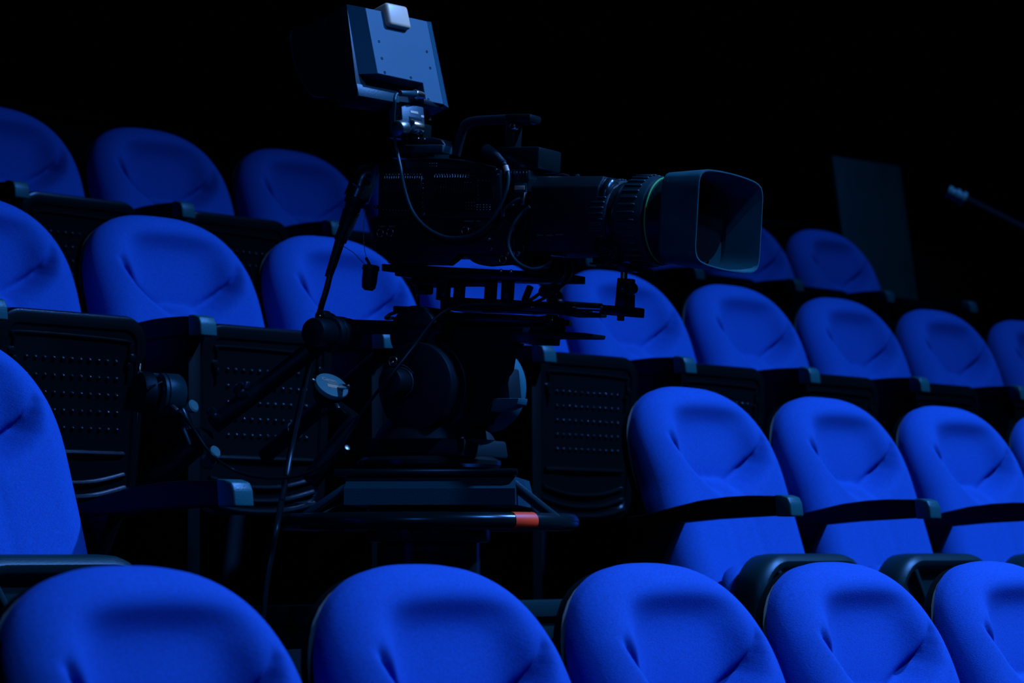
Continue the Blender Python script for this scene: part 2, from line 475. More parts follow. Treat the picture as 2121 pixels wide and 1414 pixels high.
def pan_low_mesh():
    """the other seat type: a lower pan with a thick rolled rim round a recessed, ribbed underside"""
    Y = -.30; zt = .585; hw = .215
    k = dict(hw=hw, z0=.25, z1=zt, r=.10)
    mb = MB()
    mb.loft([pan_ring(.02, Y + .085, **k), pan_ring(.004, Y + .075, **k), pan_ring(0, Y + .05, **k), pan_ring(0, Y + .022, **k), pan_ring(.004, Y + .008, **k),
             pan_ring(.014, Y, **k), pan_ring(.026, Y + .002, **k), pan_ring(.034, Y + .008, **k), pan_ring(.038, Y + .016, **k), pan_ring(.042, Y + .021, **k)])
    for sx in (-1, 1):
        mb.box((sx * .075, Y + .014, .46), (.012, .02, .22), .003, Matrix.Rotation(sx * .62, 3, 'Y'))
        mb.cyl((sx * .150, Y + .030, .478), (sx * .150, Y + .010, .478), .013, seg=16, bev=.003)
    tilt_pan(mb.bm, zt, 0.05)
    bmesh.ops.translate(mb.bm, vec=(0, .03, 0), verts=mb.bm.verts)
    return mb.mesh('seat_pan', M['pan_grey'], 40)
def seat_cushion_mesh(zt, yf=-.27):
    mb = MB(); rings = []
    for ins, u in ((.05, 1.0), (.018, .97), (.004, .90), (0, .75), (0, .2), (.006, .05), (.02, 0)):
        rings.append([(p[0], yf + u * ((p[1] - .85) * LEAN - .032 - yf), p[1]) for p in rrect(.205 - ins, .36 + ins, zt - ins, max(.01, .07 - ins))])
    return mb.loft(rings).mesh('seat_cushion', M['fabric'], 60)
def arm_mesh(dz):
    p = [(.045, .628), (.045, .652), (-.02, .660), (-.09, .674), (-.16, .687), (-.23, .694), (-.29, .696), (-.345, .695), (-.374, .693), (-.376, .651), (-.345, .652), (-.20, .646), (-.05, .635)]
    p = [(a, b + dz) for a, b in p]
    return MB().prism(p, 'x', -.021, .021, .006, 3).mesh('armrest', M['arm_plastic'], 40)
def cap_mesh(dz):
    p = [(-.366, .650), (-.362, .6965), (-.380, .6960), (-.397, .691), (-.404, .678), (-.407, .650)]
    p = [(a, b + dz) for a, b in p]
    return MB().prism(p, 'x', -.0235, .0235, .004, 3).mesh('armrest_cap', M['cap'], 40)
def stanchion_mesh(dz, front):
    if front:
        mb = MB().prism([(-.365, .0), (-.360, .655 + dz), (-.10, .645 + dz), (-.14, .50), (-.16, 0)], 'x', -.018, .018, .004)
        mb.box((0, -.26, .008), (.09, .28, .016), .003)
    else:
        mb = MB().prism([(.06, .0), (.04, .640 + dz), (-.10, .645 + dz), (-.04, .55), (-.02, .05), (-.06, 0)], 'x', -.018, .018, .004)
        mb.box((0, 0, .008), (.09, .26, .016), .003)
    return mb.mesh('stanchion', M['arm_plastic'], 35)

ME = dict(back=backrest_mesh(), shell=shell_mesh(), pan=pan_mesh(), panlow=pan_low_mesh(), cush=seat_cushion_mesh(.665), cushlow=seat_cushion_mesh(.56, -.178))
for nm, dz in (('', 0.0), ('2', 0.016)):
    ME['arm' + nm] = arm_mesh(dz); ME['cap' + nm] = cap_mesh(dz); ME['st' + nm] = stanchion_mesh(dz, nm == '')

def link_part(name, me, parent, loc=(0, 0, 0)):
    o = bpy.data.objects.new(name, me); C.objects.link(o); o.parent = parent; o.location = loc
    return o
def add_arm(root, x, k):
    s = link_part('stanchion', ME['st' + k], root, (x, 0, 0))
    a = link_part('armrest', ME['arm' + k], root, (x, 0, 0))
    link_part('armrest_cap', ME['cap' + k], a)['label'] = 'grey rubber armrest end'
def make_seat(low):
    root = bpy.data.objects.new('theatre_seat', None); C.objects.link(root); root.empty_display_size = .1
    k = '2' if low else ''
    link_part('backrest', ME['back'], root)['label'] = 'blue padded backrest'
    link_part('back_shell', ME['shell'], root)
    link_part('seat_pan', ME['panlow' if low else 'pan'], root)
    link_part('seat_cushion', ME['cushlow' if low else 'cush'], root)
    add_arm(root, -.275, k)
    return root
def copy_tree(o, parent=None):
    c = o.copy(); C.objects.link(c)
    if parent is not None: c.parent = parent
    for ch in o.children: copy_tree(ch, c)
    return c

SEATS = {
 (1, 0): 'blue theatre seat back at the bottom left corner, front row, largest in view',
 (1, 1): 'blue front-row theatre seat directly below the camera pedestal steering ring',
 (1, 2): 'blue front-row seat right of the one below the steering ring, third from left',
 (1, 3): 'blue front-row seat fourth from left, between two ribbed tipped-up seat pans',
 (1, 4): 'blue front-row seat cut off by the bottom right corner',
 (2, -4): 'blue second-row theatre seat cut off at the left edge, with armrests on both sides',
 (2, 0): 'brightest blue second-row seat, first one right of the camera pedestal',
 (2, 1): 'bright blue second-row seat, second one right of the camera pedestal',
 (2, 2): 'bright blue second-row seat, third one right of the camera pedestal',
 (2, 3): 'sliver of a blue second-row seat at the right edge, fourth right of the pedestal',
 (3, -1): 'blue third-row seat at the left edge, dotted pan behind the zoom control',
 (3, 0): 'blue third-row seat, second from left, whole creased backrest left of the camera',
 (3, 1): 'blue third-row seat behind the hanging black connector cap and camera cable',
 (3, 2): 'blue third-row seat mostly hidden behind the camera head, dotted pan at its right',
 (3, 3): 'blue third-row seat behind the lens support bracket',
 (3, 4): 'blue third-row seat just right of the lens support bracket, below the lens hood',
 (3, 5): 'blue third-row seat, second right of the lens support bracket',
 (3, 6): 'blue third-row seat, third right of the lens support bracket',
 (3, 7): 'blue third-row seat cut off at the right edge below the dark board',
 (4, -1): 'dim blue back-row seat cut off at the upper left edge',
 (4, 0): 'dim blue back-row seat, second from left at the upper left',
 (4, 1): 'dim blue back-row seat just left of the camera body',
 (4, 2): 'dim blue back-row seat hidden behind the camera body',
 (4, 3): 'dim blue back-row seat hidden behind the lens box',
 (4, 4): 'dim blue back-row seat under the lens hood, only its lower backrest showing',
 (4, 5): 'dim blue back-row seat just right of the lens hood',
 (4, 6): 'dim blue last seat of the back row, beside the dark upright board',
}
GRP = {1: 'front row seats', 2: 'second row seats', 3: 'third row seats', 4: 'back row seats'}
protos = {}
for (r, i), lab in SEATS.items():
    low = r == 2
    if low not in protos:
        root = protos[low] = make_seat(low)
    else:
        root = copy_tree(protos[low])
    root.matrix_world = seat_frame(r, i).m
    tag(root, lab, 'seat', GRP[r])
for o in list(C.objects):
    if o.get('label') == SEATS[(2, -4)]: add_arm(o, .275, '2')
# lone armrest after the last seat of the back row, and the bare seat beam where row two's seats are taken out
t = bpy.data.objects.new('armrest_post', None); C.objects.link(t); t.matrix_world = seat_frame(4, 7).m
tag(t, 'dark armrest on its post with no seat, beyond the last back-row seat', 'armrest'); add_arm(t, -.275, '')
bf = seat_frame(2, -2)
zb = bf.at(620, 1254, .09).z
mb = MB().box((0, .13, zb - .018), (1.50, .08, .036), .004)
mb.box((0, .13, zb - .06), (1.50, .05, .05), .004)
for xx in (-.68, .68): mb.box((xx, .13, (zb - .06) / 2), (.05, .06, zb - .06), .004)
o = mb.build('seat_rail', M['pan_grey']); o.matrix_world = bf.m
tag(o, 'bare dark seat rail in the gap of the second row, low behind the front seats', 'rail')

# ------------------------------------------------------------------ camera rig in the gap of row two
YAW, TILT = math.radians(-32), math.radians(4)
RIG_Y = 5.25
_r = ray(890, 430); RIG_O = EYE + _r * (RIG_Y / _r.y)
RZ = Matrix.Rotation(YAW, 3, 'Z')
FC = Frame(RIG_O, RZ @ Matrix.Rotation(TILT, 3, 'Y'))          # camera and lens: x = lens axis
FH = Frame(RIG_O, RZ)                                           # pan and tilt head
FLOOR2 = ROWS[2][3]
FP = Frame((RIG_O.x, RIG_O.y, 0), Matrix.Rotation(math.radians(-5), 3, 'Z'))   # pedestal
def mid(*v): return sum((Vector(p) for p in v), Vector()) / len(v)
K = M['black']

# ---- broadcast camera
body_pts = [(784, 354), (801, 334), (849, 327), (907, 326), (964, 331), (1012, 343), (1037, 352), (1039, 452), (765, 453), (782, 446)]
low_pts = [(765, 452), (1046, 452), (1066, 470), (1066, 526), (779, 525), (772, 496)]
foot_pts = [[(779, 523), (955, 523), (950, 526), (938, 537), (924, 548), (803, 545), (803, 537)], [(950, 523), (1066, 523), (1066, 545), (1005, 550), (992, 548), (979, 543), (966, 533)]]
front_pts = [(1036, 348), (1096, 351), (1095, 372), (1091, 400), (1091, 470), (1064, 546), (1040, 546)]
base = FC.at(900, 552, 0)
cam_t = thing('broadcast_camera', FC, base, 'black studio camera body with top handle on the pedestal head', 'camera')
MB().prism(FC.poly(body_pts, -.062), 'y', -.062, .07, .006).build('upper_body', K, cam_t)
MB().prism(FC.poly(low_pts, -.058), 'y', -.058, .066, .004).build('lower_body', K, cam_t)
for fpts in foot_pts: MB().prism(FC.poly(fpts, -.058), 'y', -.058, -.032, .003).build('shoulder_foot', K, cam_t)
MB().prism(FC.poly(front_pts, -.056), 'y', -.056, .064, .005).build('front_block', M['satin'], cam_t)
for (xa, ya, xb, yb) in ((795, 364, 872, 434), (898, 362, 984, 438)):
    a = FC.at(xa, ya, -.064); b = FC.at(xb, yb, -.064); mb = MB(); n = 17
    for k in range(n):
        x = a.x + (b.x - a.x) * (k + .5) / n
        mb.box((x, -.0635, (a.z + b.z) / 2), ((b.x - a.x) / n * .45, .006, abs(a.z - b.z)), .001, seg=1)
    mb.build('vent_panel', M['satin'], cam_t)
mb = MB()
def arc(pts, r, y=-.062): mb.tube([FC.at(p[0], p[1], y) for p in pts], r, 8, sub=6)
arc([(849, 331), (907, 329), (964, 335), (1020, 349)], .0022)
arc([(910, 347), (960, 350), (1014, 361)], .0025)
arc([(910, 354), (960, 357), (1012, 368)], .0016)
arc([(806, 352), (835, 350), (876, 349)], .0025)
mb.build('trim_bead', M['satin'], cam_t)
mb = MB()
dots = [(800 + 6.4 * k, 361) for k in range(12)] + [(903 + 5.6 * k, 361 + .012 * k * k * 1.2) for k in range(15)]
dots += [(876, 370 + 9.8 * k) for k in range(7)] + [(990, 374 + 10 * k) for k in range(6)] + [(992 + 7.5 * k, 374 + .4 * k) for k in range(4)]
dots += [(988 + 6.6 * (k % 5), 424 + 5 * (k // 5)) for k in range(15)] + [(965 + 6 * (k % 4), 419 + 7 * (k // 4)) for k in range(12)]
dots += [(794 + 6.5 * k, 434 + .35 * k) for k in range(10)] + [(890 + 4.6 * (k % 4), 338 + 6 * (k // 4)) for k in range(8)] + [(913 + 5 * k, 387) for k in range(3)] + [(963 + 6 * k, 378) for k in range(3)]
for q in dots: mb.dome(FC.at(q[0], q[1], -.0665), .0012, (0, -1, .5), 6)
mb.build('vent_glint_dots', M['steel'], cam_t)  # pale domes put in the tiny glints along the vent holes
a = FC.at(993, 383, -.064); b = FC.at(1022, 416, -.064)
mb = MB().box(((a.x + b.x) / 2, -.0625, (a.z + b.z) / 2), (b.x - a.x, .004, a.z - b.z), .001)
mb.build('side_plate', M['satin'], cam_t)
for q in ((1028, 352), (1031, 362), (879, 444), (779, 428), (1060, 425), (1019, 516), (1013, 496)):
    p = FC.at(q[0], q[1], -.062)
    MB().cyl((p.x, -.055, p.z), (p.x, -.066, p.z), .0035, seg=12, bev=.001).build('screw', M['steel'], cam_t)
for q in ((791, 483), (811, 482), (967, 478), (1045, 538)):
    p = FC.at(q[0], q[1], -.06)
    kn = MB().lathe([(0, .0095), (.008, .0095), (.010, .008), (.010, .006), (.006, .0055), (.006, .0)][:5], (p.x, -.056, p.z), (0, -1, 0), 24).build('socket', M['satin'], cam_t)
    MB().torus((p.x, -.0655, p.z), .0074, .0009, (0, 1, 0), 28, 8).build('socket_ring', M['chrome'], kn)
for (xa, ya, xb, yb) in ((788, 468, 797, 470), (806, 468, 818, 470), (961, 457, 981, 459), (986, 457, 995, 459)):
    a = FC.at(xa, ya, -.0585); b = FC.at(xb, yb, -.0585)
    MB().box(((a.x + b.x) / 2, -.0584 if ya > 460 else -.0584, (a.z + b.z) / 2), (b.x - a.x, .0012, .0022), 0).build('caption_strip', M['print'], cam_t)
a = FC.at(1066, 384, -.058); b = FC.at(1086, 393, -.058)
MB().box(((a.x + b.x) / 2, -.057, (a.z + b.z) / 2), (b.x - a.x, .003, a.z - b.z), .0005).build('label_plate', M['label'], cam_t)
a = FC.at(1064, 377, -.058); b = FC.at(1089, 400, -.058)
MB().box(((a.x + b.x) / 2, -.052, (a.z + b.z) / 2), (b.x - a.x, .010, a.z - b.z), .003).build('label_holder', M['cable'], cam_t)
mb = MB()
for k in range(8):
    a = FC.at(1044 + 6.5 * k, 357, -.057); mb.box((a.x, -.056, a.z - .006), (.003, .004, .016), .0005, seg=1)
mb.build('front_grille', M['satin'], cam_t)
# connectors below the front block
for q in ((1056, 527), (1068, 528), (1079, 526)):
    p = FC.at(q[0], q[1], -.05)
    MB().cyl((p.x, -.04, p.z), (p.x, -.062, p.z), .0055, seg=16, bev=.001).build('connector', M['steel'], cam_t)
a = FC.at(1040, 505, -.05); b = FC.at(1084, 545, -.05)
MB().box(((a.x + b.x) / 2, 0, (a.z + b.z) / 2), (b.x - a.x, .10, a.z - b.z), .004).build('connector_block', M['satin'], cam_t)
# handle
h = MB().tube([FC.at(*q, 0) for q in ((944, 322), (952, 290), (962, 262), (978, 252), (1010, 249), (1060, 247), (1098, 250))], .0095, 16).build('handle', M['rubber'], cam_t)
a = FC.at(1052, 252, 0); b = FC.at(1075, 318, 0)
MB().box(((a.x + b.x) / 2, 0, (a.z + b.z) / 2), (.022, .03, a.z - b.z), .004).build('handle_post', K, cam_t)
a = FC.at(1046, 242, -.02); b = FC.at(1102, 252, -.02)
MB().box(((a.x + b.x) / 2, -.005, (a.z + b.z) / 2 + .002), (b.x - a.x, .045, .016), .006).build('handle_grip_end', M['satin'], cam_t)
p = FC.at(1064, 262, -.02)
MB().cyl((p.x, -.01, p.z), (p.x, -.026, p.z), .0065, seg=18, bev=.002).build('handle_knob', M['chrome'], cam_t)
a = FC.at(1028, 304, -.04); b = FC.at(1116, 350, -.04)
MB().box(((a.x + b.x) / 2, .0, (a.z + b.z) / 2), (b.x - a.x, .085, a.z - b.z), .006).build('handle_foot', M['satin'], cam_t)
# viewfinder shoe on top
a = FC.at(834, 300, -.05); b = FC.at(916, 316, -.05)
MB().box(((a.x + b.x) / 2, -.032, (a.z + b.z) / 2), (b.x - a.x, .036, a.z - b.z), .0025).build('viewfinder_plate', M['base'], cam_t)
a = FC.at(830, 286, -.04); b = FC.at(912, 300, -.04)
sh = MB().prism([(a.x, b.z - .001), (b.x + .012, b.z - .001), (b.x, a.z - .004), (b.x - .02, a.z + .001), (a.x, a.z + .001)], 'y', -.04, .0, .002).build('viewfinder_slide', K, cam_t)
for q in ((843, 287), (866, 287), (879, 288)):
    p = FC.at(q[0], q[1], -.04); MB().dome((p.x, -.04, p.z), .0022, (0, -1, .4), 8).build('slide_screw', M['steel'], sh)
a = FC.at(836, 314, 0); b = FC.at(905, 330, 0)
MB().box(((a.x + b.x) / 2, 0, (a.z + b.z) / 2), (b.x - a.x, .09, a.z - b.z + .004), .003).build('viewfinder_riser', M['satin'], cam_t)

# ---- zoom lens
def xat(px, py=440, y=0.0): return FC.at(px, py, y).x
p = FC.at(1344, 449, -.074); LZ = p.z
AX = lambda x: (x, 0, LZ)
lens_base = (xat(1165, 520), 0, FC.at(1165, 520, -.065).z)
lens = thing('zoom_lens', FC, lens_base, 'large black zoom lens with square sunshade on the front of the camera', 'lens')
bx0, bx1 = FC.at(1096, 440, -.07).x, FC.at(1236, 440, -.07).x
zt, zb2 = FC.at(1160, 365, -.05).z, FC.at(1160, 521, -.07).z
zc = FC.at(1160, 387, -.07).z
prof = [(-.07, zb2), (.07, zb2), (.07, zc), (.052, zt), (-.052, zt), (-.07, zc)]
MB().prism(prof, 'x', bx0, bx1, .003).build('lens_box', K, lens)
MB().prism([(a * .97, LZ + (b - LZ) * .985) for a, b in prof], 'x', bx1 - .004, bx1 + .020, .012, 3).build('front_cover', M['satin'], lens)
mb = MB()
mb.tube([(xat(1163, 362), -.02, zt + .002), (xat(1175, 360), -.02, zt + .006), (xat(1190, 360), -.02, zt + .003)], .003, 8)
mb.build('top_cable_clip', M['rubber'], lens)
MB().cyl((xat(1206, 360), -.02, zt - .002), (xat(1206, 360), -.02, zt + .007), .007, seg=16, bev=.002).build('top_knob', M['satin'], lens)
# barrel
xr0, xr1 = xat(1258, 380), xat(1302, 378)
RB = FC.at(1350, 365, 0).z - LZ
def ring(x0, x1, r, bev=.003): return MB().cyl(AX(x0), AX(x1), r, seg=64, bev=bev)
ring(bx1 + .01, xr1 + .01, RB * .86).build('rear_barrel', M['satin'], lens)
def ribs(mb, x0, x1, r, n, w, h):
    for k in range(n):
        a = 2 * PI * (k + .5) / n
        c = Vector(((x0 + x1) / 2, r * math.cos(a), LZ + r * math.sin(a)))
        mb.box(c, (x1 - x0, h, w), min(h, w) * .3, Matrix.Rotation(a, 3, 'X'), seg=1)
zr = ring(xr0 + .004, xr1 - .004, RB * .90).build('zoom_ring', M['ribrub'], lens)
mb = MB(); ribs(mb, xr0 + .008, xr1 - .008, RB * .91, 44, .0045, .005); mb.build('grip_ribs', M['ribrub'], zr)
xf0, xf1 = xat(1313, 366), xat(1377, 364)
fr = MB().lathe([(0, RB * .88), (.006, RB * .93), (.014, RB * .985), (.018, RB), (xf1 - xf0 - .003, RB), (xf1 - xf0, RB * .99)], AX(xf0), (1, 0, 0), 72).build('focus_ring', M['ribrub'], lens)
mb = MB(); ribs(mb, xf0 + .016, xf0 + .052, RB * 1.005, 36, .0050, .0055); mb.build('grip_ribs', M['ribrub'], fr)
xg = xat(1384, 369)
MB().lathe([(0, RB * .955), (.0, RB * .975), (.0022, RB * .975), (.0022, RB * .955)], AX(xg - .001), (1, 0, 0), 72).build('green_ring', M['green'], lens)
HX = FC.at(1447, 440, -.122).x              # front rim of the sunshade
HXb = HX - .078
ring(xf1 - .002, HXb + .012, RB * .955, .002).build('front_barrel', K, lens)
MB().lathe([(0, RB * .93), (.004, RB * .90), (.004, RB * .2), (.004, .001)], AX(HXb + .02), (1, 0, 0), 48).build('front_glass', M['glass'], lens)
# square sunshade: thin-walled, slightly bowed top and bottom
top_n = FC.at(1455, 350, -.12).z; bot_n = FC.at(1443, 541, -.12).z
HZ, HH, HWID = (top_n + bot_n) / 2, (top_n - bot_n) / 2, .128
def hood_ring(x, w, h, bow, n=80, dz=0):
    pts = []
    for k in range(n):
        phi = 2 * PI * k / n; e = 9.0
        r = super_r(phi, e); yy = r * math.cos(phi); zz = r * math.sin(phi)
        pts.append((x, yy * w, HZ + dz + zz * h * (1 + bow * (1 - yy * yy))))
    return pts
T = .003
rings = [hood_ring(HXb - .012, RB * .98, RB * .98, 0), hood_ring(HXb - .010, .105, HH * .93, .03), hood_ring(HXb, .118, HH * .97, .05), hood_ring(HX - .004, HWID, HH, .085), hood_ring(HX, HWID - .0008, HH - .0008, .085),
         hood_ring(HX, HWID - T, HH - T, .085), hood_ring(HX - .004, HWID - T - .0006, HH - T, .085), hood_ring(HXb + .002, .115, HH * .96 - T, .05), hood_ring(HXb, .10, HH * .90, .03), hood_ring(HXb - .002, RB * .95, RB * .95, 0)]
MB().loft(rings, cap0=False, cap1=False).build('sunshade', M['hoodpl'], lens, angle=30)
# servo sockets under the lens box
mb = MB()
for q in ((1143, 507), (1160, 507), (1176, 508)):
    p = FC.at(q[0], q[1], -.03); mb.cyl((p.x, -.03, p.z + .03), (p.x, -.03, p.z - .012), .010, seg=16, bev=.002)
for (a0, b0, a1, b1) in ((1120, 515, 1150, 527), (1185, 515, 1215, 524)):
    a = FC.at(a0, b0, -.03); b = FC.at(a1, b1, -.03)
    mb.box(((a.x + b.x) / 2, -.01, (a.z + b.z) / 2), (b.x - a.x, .06, a.z - b.z), .004)
mb.build('servo_socket', M['satin'], lens)
mb = MB()
for q in ((1112, 486, 1124, 488), (1131, 486, 1144, 488), (1150, 485, 1165, 487)):
    a = FC.at(q[0], q[1], -.0715); b = FC.at(q[2], q[3], -.0715)
    mb.box(((a.x + b.x) / 2, -.0705, (a.z + b.z) / 2), (b.x - a.x, .0012, .002), 0)
mb.build('caption_strip', M['print'], lens)

# ---- viewfinder monitor
BETA, TAU = math.radians(49), math.radians(15)
e1 = Vector((math.cos(BETA), math.sin(BETA), 0)); nh = Vector((math.sin(BETA), -math.cos(BETA), 0))
e3 = nh * math.cos(TAU) + Vector((0, 0, 1)) * math.sin(TAU); e2 = Vector((0, 0, 1)) * math.cos(TAU) - nh * math.sin(TAU)
ROLL = math.radians(0)
vo = FC.m @ Vector((FC.at(868, 260, 0).x, 0, FC.at(868, 260, 0).z))
_r = ray(835, 100); vo2 = EYE + _r * ((vo.y - .03) / _r.y)
FV = Frame(vo2, Matrix((e1, -e3, e2)).transposed())
vb = FV.at(850, 275, .02)
vf = thing('viewfinder_monitor', FV, vb, 'grey-backed viewfinder monitor with black hood and white cube on top edge', 'monitor')
blk = [(757, 16), (885, 44), (919, 216), (882, 209), (876, 172), (782, 152)]
D1 = .028
bp = FV.poly(blk, 0)
cov = MB(); t = bmesh.new()
cov.prism(bp, 'y', 0, D1, .0012)
# sloping flank on the left and narrow bevel on the right
fl_ = [FV.at(757, 16, 0), FV.at(718, 9, D1), FV.at(742, 153.5, D1), FV.at(782, 152, 0)]
iv = [p + Vector((.012, .006, 0)) for p in fl_]
cov.loft([[fl_[0], fl_[1], Vector((fl_[0].x + .01, D1, fl_[0].z))], [fl_[3], fl_[2], Vector((fl_[3].x + .01, D1, fl_[3].z))]])
fr_ = [FV.at(885, 44, 0), FV.at(893, 46, D1 * .6), FV.at(929, 223, D1 * .6), FV.at(919, 216, 0)]
cov.loft([[fr_[0], fr_[1], Vector((fr_[0].x - .01, D1, fr_[0].z))], [fr_[3], fr_[2], Vector((fr_[3].x - .01, D1, fr_[3].z))]])
cov.build('back_cover', M['screen'], vf, angle=20)
a = FV.at(718, 9, D1); b = FV.at(741, 200, D1); c = FV.at(893, 46, D1); d = FV.at(929, 223, D1)
hs = [(a.x, a.z), (c.x, c.z), (d.x, d.z), (b.x, b.z)]
MB().prism(hs, 'y', D1, D1 + .055, .001).build('housing', M['darkscreen'], vf)
# lower ledge
l0 = FV.at(737, 173, D1); l1 = FV.at(826, 190, D1); l2 = FV.at(826, 214, D1); l3 = FV.at(742, 199, D1)
MB().prism([(l0.x, l0.z), (l1.x, l1.z), (l2.x, l2.z), (l3.x, l3.z)], 'y', D1 - .002, D1 + .01, .0015).build('lower_ledge', M['base'], vf)  # darker coat than the cover, standing in for the shade it casts here
for q in ((785, 86), (791, 121), (797, 150), (851, 161), (884, 107), (891, 141), (887, 206)):
    p = FV.at(q[0], q[1], 0)
    MB().torus((p.x, -.0002, p.z), .0022, .0007, (0, 1, 0), 14, 6).build('screw_hole', M['matte'], vf)
wx = [FV.at(803, 4, -.013), FV.at(846, 12, -.013), FV.at(853, 57, -.013), FV.at(806, 51, -.013)]
w0 = Vector((wx[0].x + wx[3].x, 0, wx[0].z + wx[1].z)) / 2; w1 = Vector((wx[1].x + wx[2].x, 0, wx[2].z + wx[3].z)) / 2
MB().box(((w0.x + w1.x) / 2, .013, (w0.z + w1.z) / 2), (w1.x - w0.x, .052, w0.z - w1.z), .007, seg=4).build('tally_light', M['white'], vf)
# hood on the screen side
xl = a.x; xr_ = c.x
side = FV.polyx([(719, 11), (604, 64), (602, 75), (606, 104), (612, 136), (628, 172), (650, 196), (742, 203)], xl)
side = [(max(y, D1 + .05), z) for y, z in side]
mb = MB(); mb.prism(side, 'x', xl, xl + .004, .001); mb.prism(side, 'x', xr_ - .004, xr_, .001)
ymax = max(q[0] for q in side); zr1 = [q[1] for q in side if q[0] == ymax][0]
mb.prism([(D1 + .05, a.z - .003), (D1 + .05, a.z - .007), (side[1][0], side[1][1] - .004), (side[1][0], side[1][1])], 'x', xl, xr_, .001)
mb.prism([(D1 + .05, b.z + .007), (D1 + .05, b.z + .003), (side[6][0], side[6][1]), (side[6][0], side[6][1] + .004)], 'x', xl, xr_, .001)
hd = mb.build('sun_hood', M['matte'], vf)
MB().tube([FV.atx(q[0], q[1], xl - .001) for q in ((604, 64), (602, 76), (606, 104), (612, 136), (628, 172), (650, 196), (680, 199))], .0035, 8).build('hood_edge', M['cabledk'], hd)  # paler than the hood, the glint along its rim put into the colour
# swivel bracket
q0 = FV.at(832, 216, .03); q1 = FV.at(880, 262, .03)
def fcb(x0, y0, x1, y1, ya, yb, bev, name, m, par, **k):
    a_ = FC.at(x0, y0, ya); b_ = FC.at(x1, y1, ya)
    P = [(a_.x, b_.z), (b_.x, b_.z), (b_.x, a_.z), (a_.x, a_.z)]
    mb_ = MB().prism(P, 'y', ya, yb, bev)
    mb_.bm.transform(FV.i @ FC.m)
    return mb_.build(name, m, par, **k)
def fcyl(p0, p1, r, bev, name, m, par, seg=28):
    mb_ = MB().cyl(p0, p1, r, seg=seg, bev=bev); mb_.bm.transform(FV.i @ FC.m)
    return mb_.build(name, m, par)
fcb(828, 205, 878, 216, -.02, .05, .003, 'bracket_top', M['darkscreen'], vf)
def fvprism(pts, y0, y1, bev, name, m, par):
    return MB().prism(FV.poly(pts, y0), 'y', y0, y1, bev).build(name, m, par)
fcb(806, 215, 831, 285, -.01, .03, .004, 'bracket_arm', M['satin'], vf)
br = fvprism([(831, 212), (878, 221), (881, 263), (835, 262)], .004, .04, .003, 'swivel_bracket', M['base'], vf)
fvprism([(850, 228.5), (866, 231.5), (866.5, 236.5), (850.5, 233.5)], .0030, .0045, .0002, 'label_plate', M['label'], br)
fvprism([(872, 238), (878, 239), (878.5, 244), (872.5, 243)], .0030, .0045, .0002, 'label_plate', M['label'], br)
fvprism([(848, 241), (874, 246), (874.5, 254), (848.5, 250)], .0030, .0045, .0003, 'bracket_slot', M['matte'], br)
MB().cyl(FV.at(850, 261, -.004), FV.at(871, 266, -.004), .0130, seg=28, bev=.002).build('hinge_pin', M['chrome'], vf)
MB().cyl(FV.at(822, 266, -.012), FV.at(838, 264, -.008), .0155, seg=28, bev=.004).build('friction_knob', M['steel'], vf)
fcb(846, 256, 876, 286, -.01, .02, .003, 'bracket_foot', M['satin'], vf)
# cable plug on the monitor
def fvp(px, py, y): return FV.at(px, py, y)
MB().cyl(fvp(828, 193, -.022), fvp(860, 194, -.012), .0058, seg=18, bev=.001).build('plug_sleeve', M['cable'], vf)
MB().cyl(fvp(858, 194, -.012), fvp(874, 199, -.004), .0085, seg=22, bev=.002).build('plug', M['chrome'], vf)

# ---- cables of the camera
def cable(name, pts, r, m, label, cat='cable', F=FC, **k):
    P = [F.m @ F.at(*p) for p in pts]
    o = MB().tube(P, r, 12, **k).build(name, m)
    return tag(o, label, cat)
vc = [(850, 193, .0), (834, 193, -.035), (823, 197, -.05), (818, 215, -.055), (817, 260, -.06), (820, 300, -.072), (829, 345, -.078), (840, 398, -.08), (856, 440, -.08), (882, 470, -.08), (917, 489, -.08), (950, 492, -.08),
      (985, 484, -.08), (1013, 462, -.079), (1035, 428, -.078), (1049, 394, -.078), (1053, 366, -.076), (1049, 348, -.072), (1040, 333, -.066)]
P = [FC.m @ FC.at(*p) for p in vc[1:]]; P[0] = FV.m @ FV.at(823, 194, -.024); P[1] = FV.m @ FV.at(819, 199, -.024); P[2] = FV.m @ FV.at(817, 215, -.022); P[3] = FC.m @ FC.at(815, 260, -.105)
vcab = tag(MB().tube(P, .0033, 12).build('viewfinder_cable', M['cable']), 'grey cable looping from the monitor plug down across the camera side', 'cable')
mb = MB().cyl(FC.m @ FC.at(1047, 344, -.072), FC.m @ FC.at(1050.5, 356, -.0745), .0052, seg=16)
mb.build('white_band', M['label'], vcab, label='white marker band')
pl = MB().tube([FC.m @ FC.at(*q) for q in ((1008, 312, -.045), (1022, 320, -.058), (1036, 333, -.066), (1046, 344, -.071))], .0075, 16, taper=(.013, .0055)).build('cable_boot', M['rubber'], vcab)
mb = MB()
for k in range(5):
    u = k / 4; p = Vector(FC.at(1030 + 12 * u, 327 + 11 * u, -.063 - .006 * u)); mb.torus(FC.m @ p, .0082 - .0014 * u, .0009, FC.m.to_3x3() @ Vector((.65, -.25, -.6)), 18, 6)
mb.build('boot_rib', M['rubber'], vcab)
cable('lens_servo_cable', [(1097, 428, -.0755), (1083, 440, -.075), (1066, 460, -.08), (1056, 482, -.08), (1053, 507, -.08), (1063, 533, -.08), (1082, 550, -.08), (1105, 557, -.078), (1126, 552, -.07), (1142, 541, -.055)], .0032, M['cable'], 'grey cable curving from the camera front under the lens box')
cable('lens_link_cable', [(1078, 411, -.071), (1070, 414, -.073), (1057, 423, -.073), (1045, 434, -.070), (1042, 448, -.068)], .0028, M['cable'], 'short grey cable at the joint of camera body and lens box')
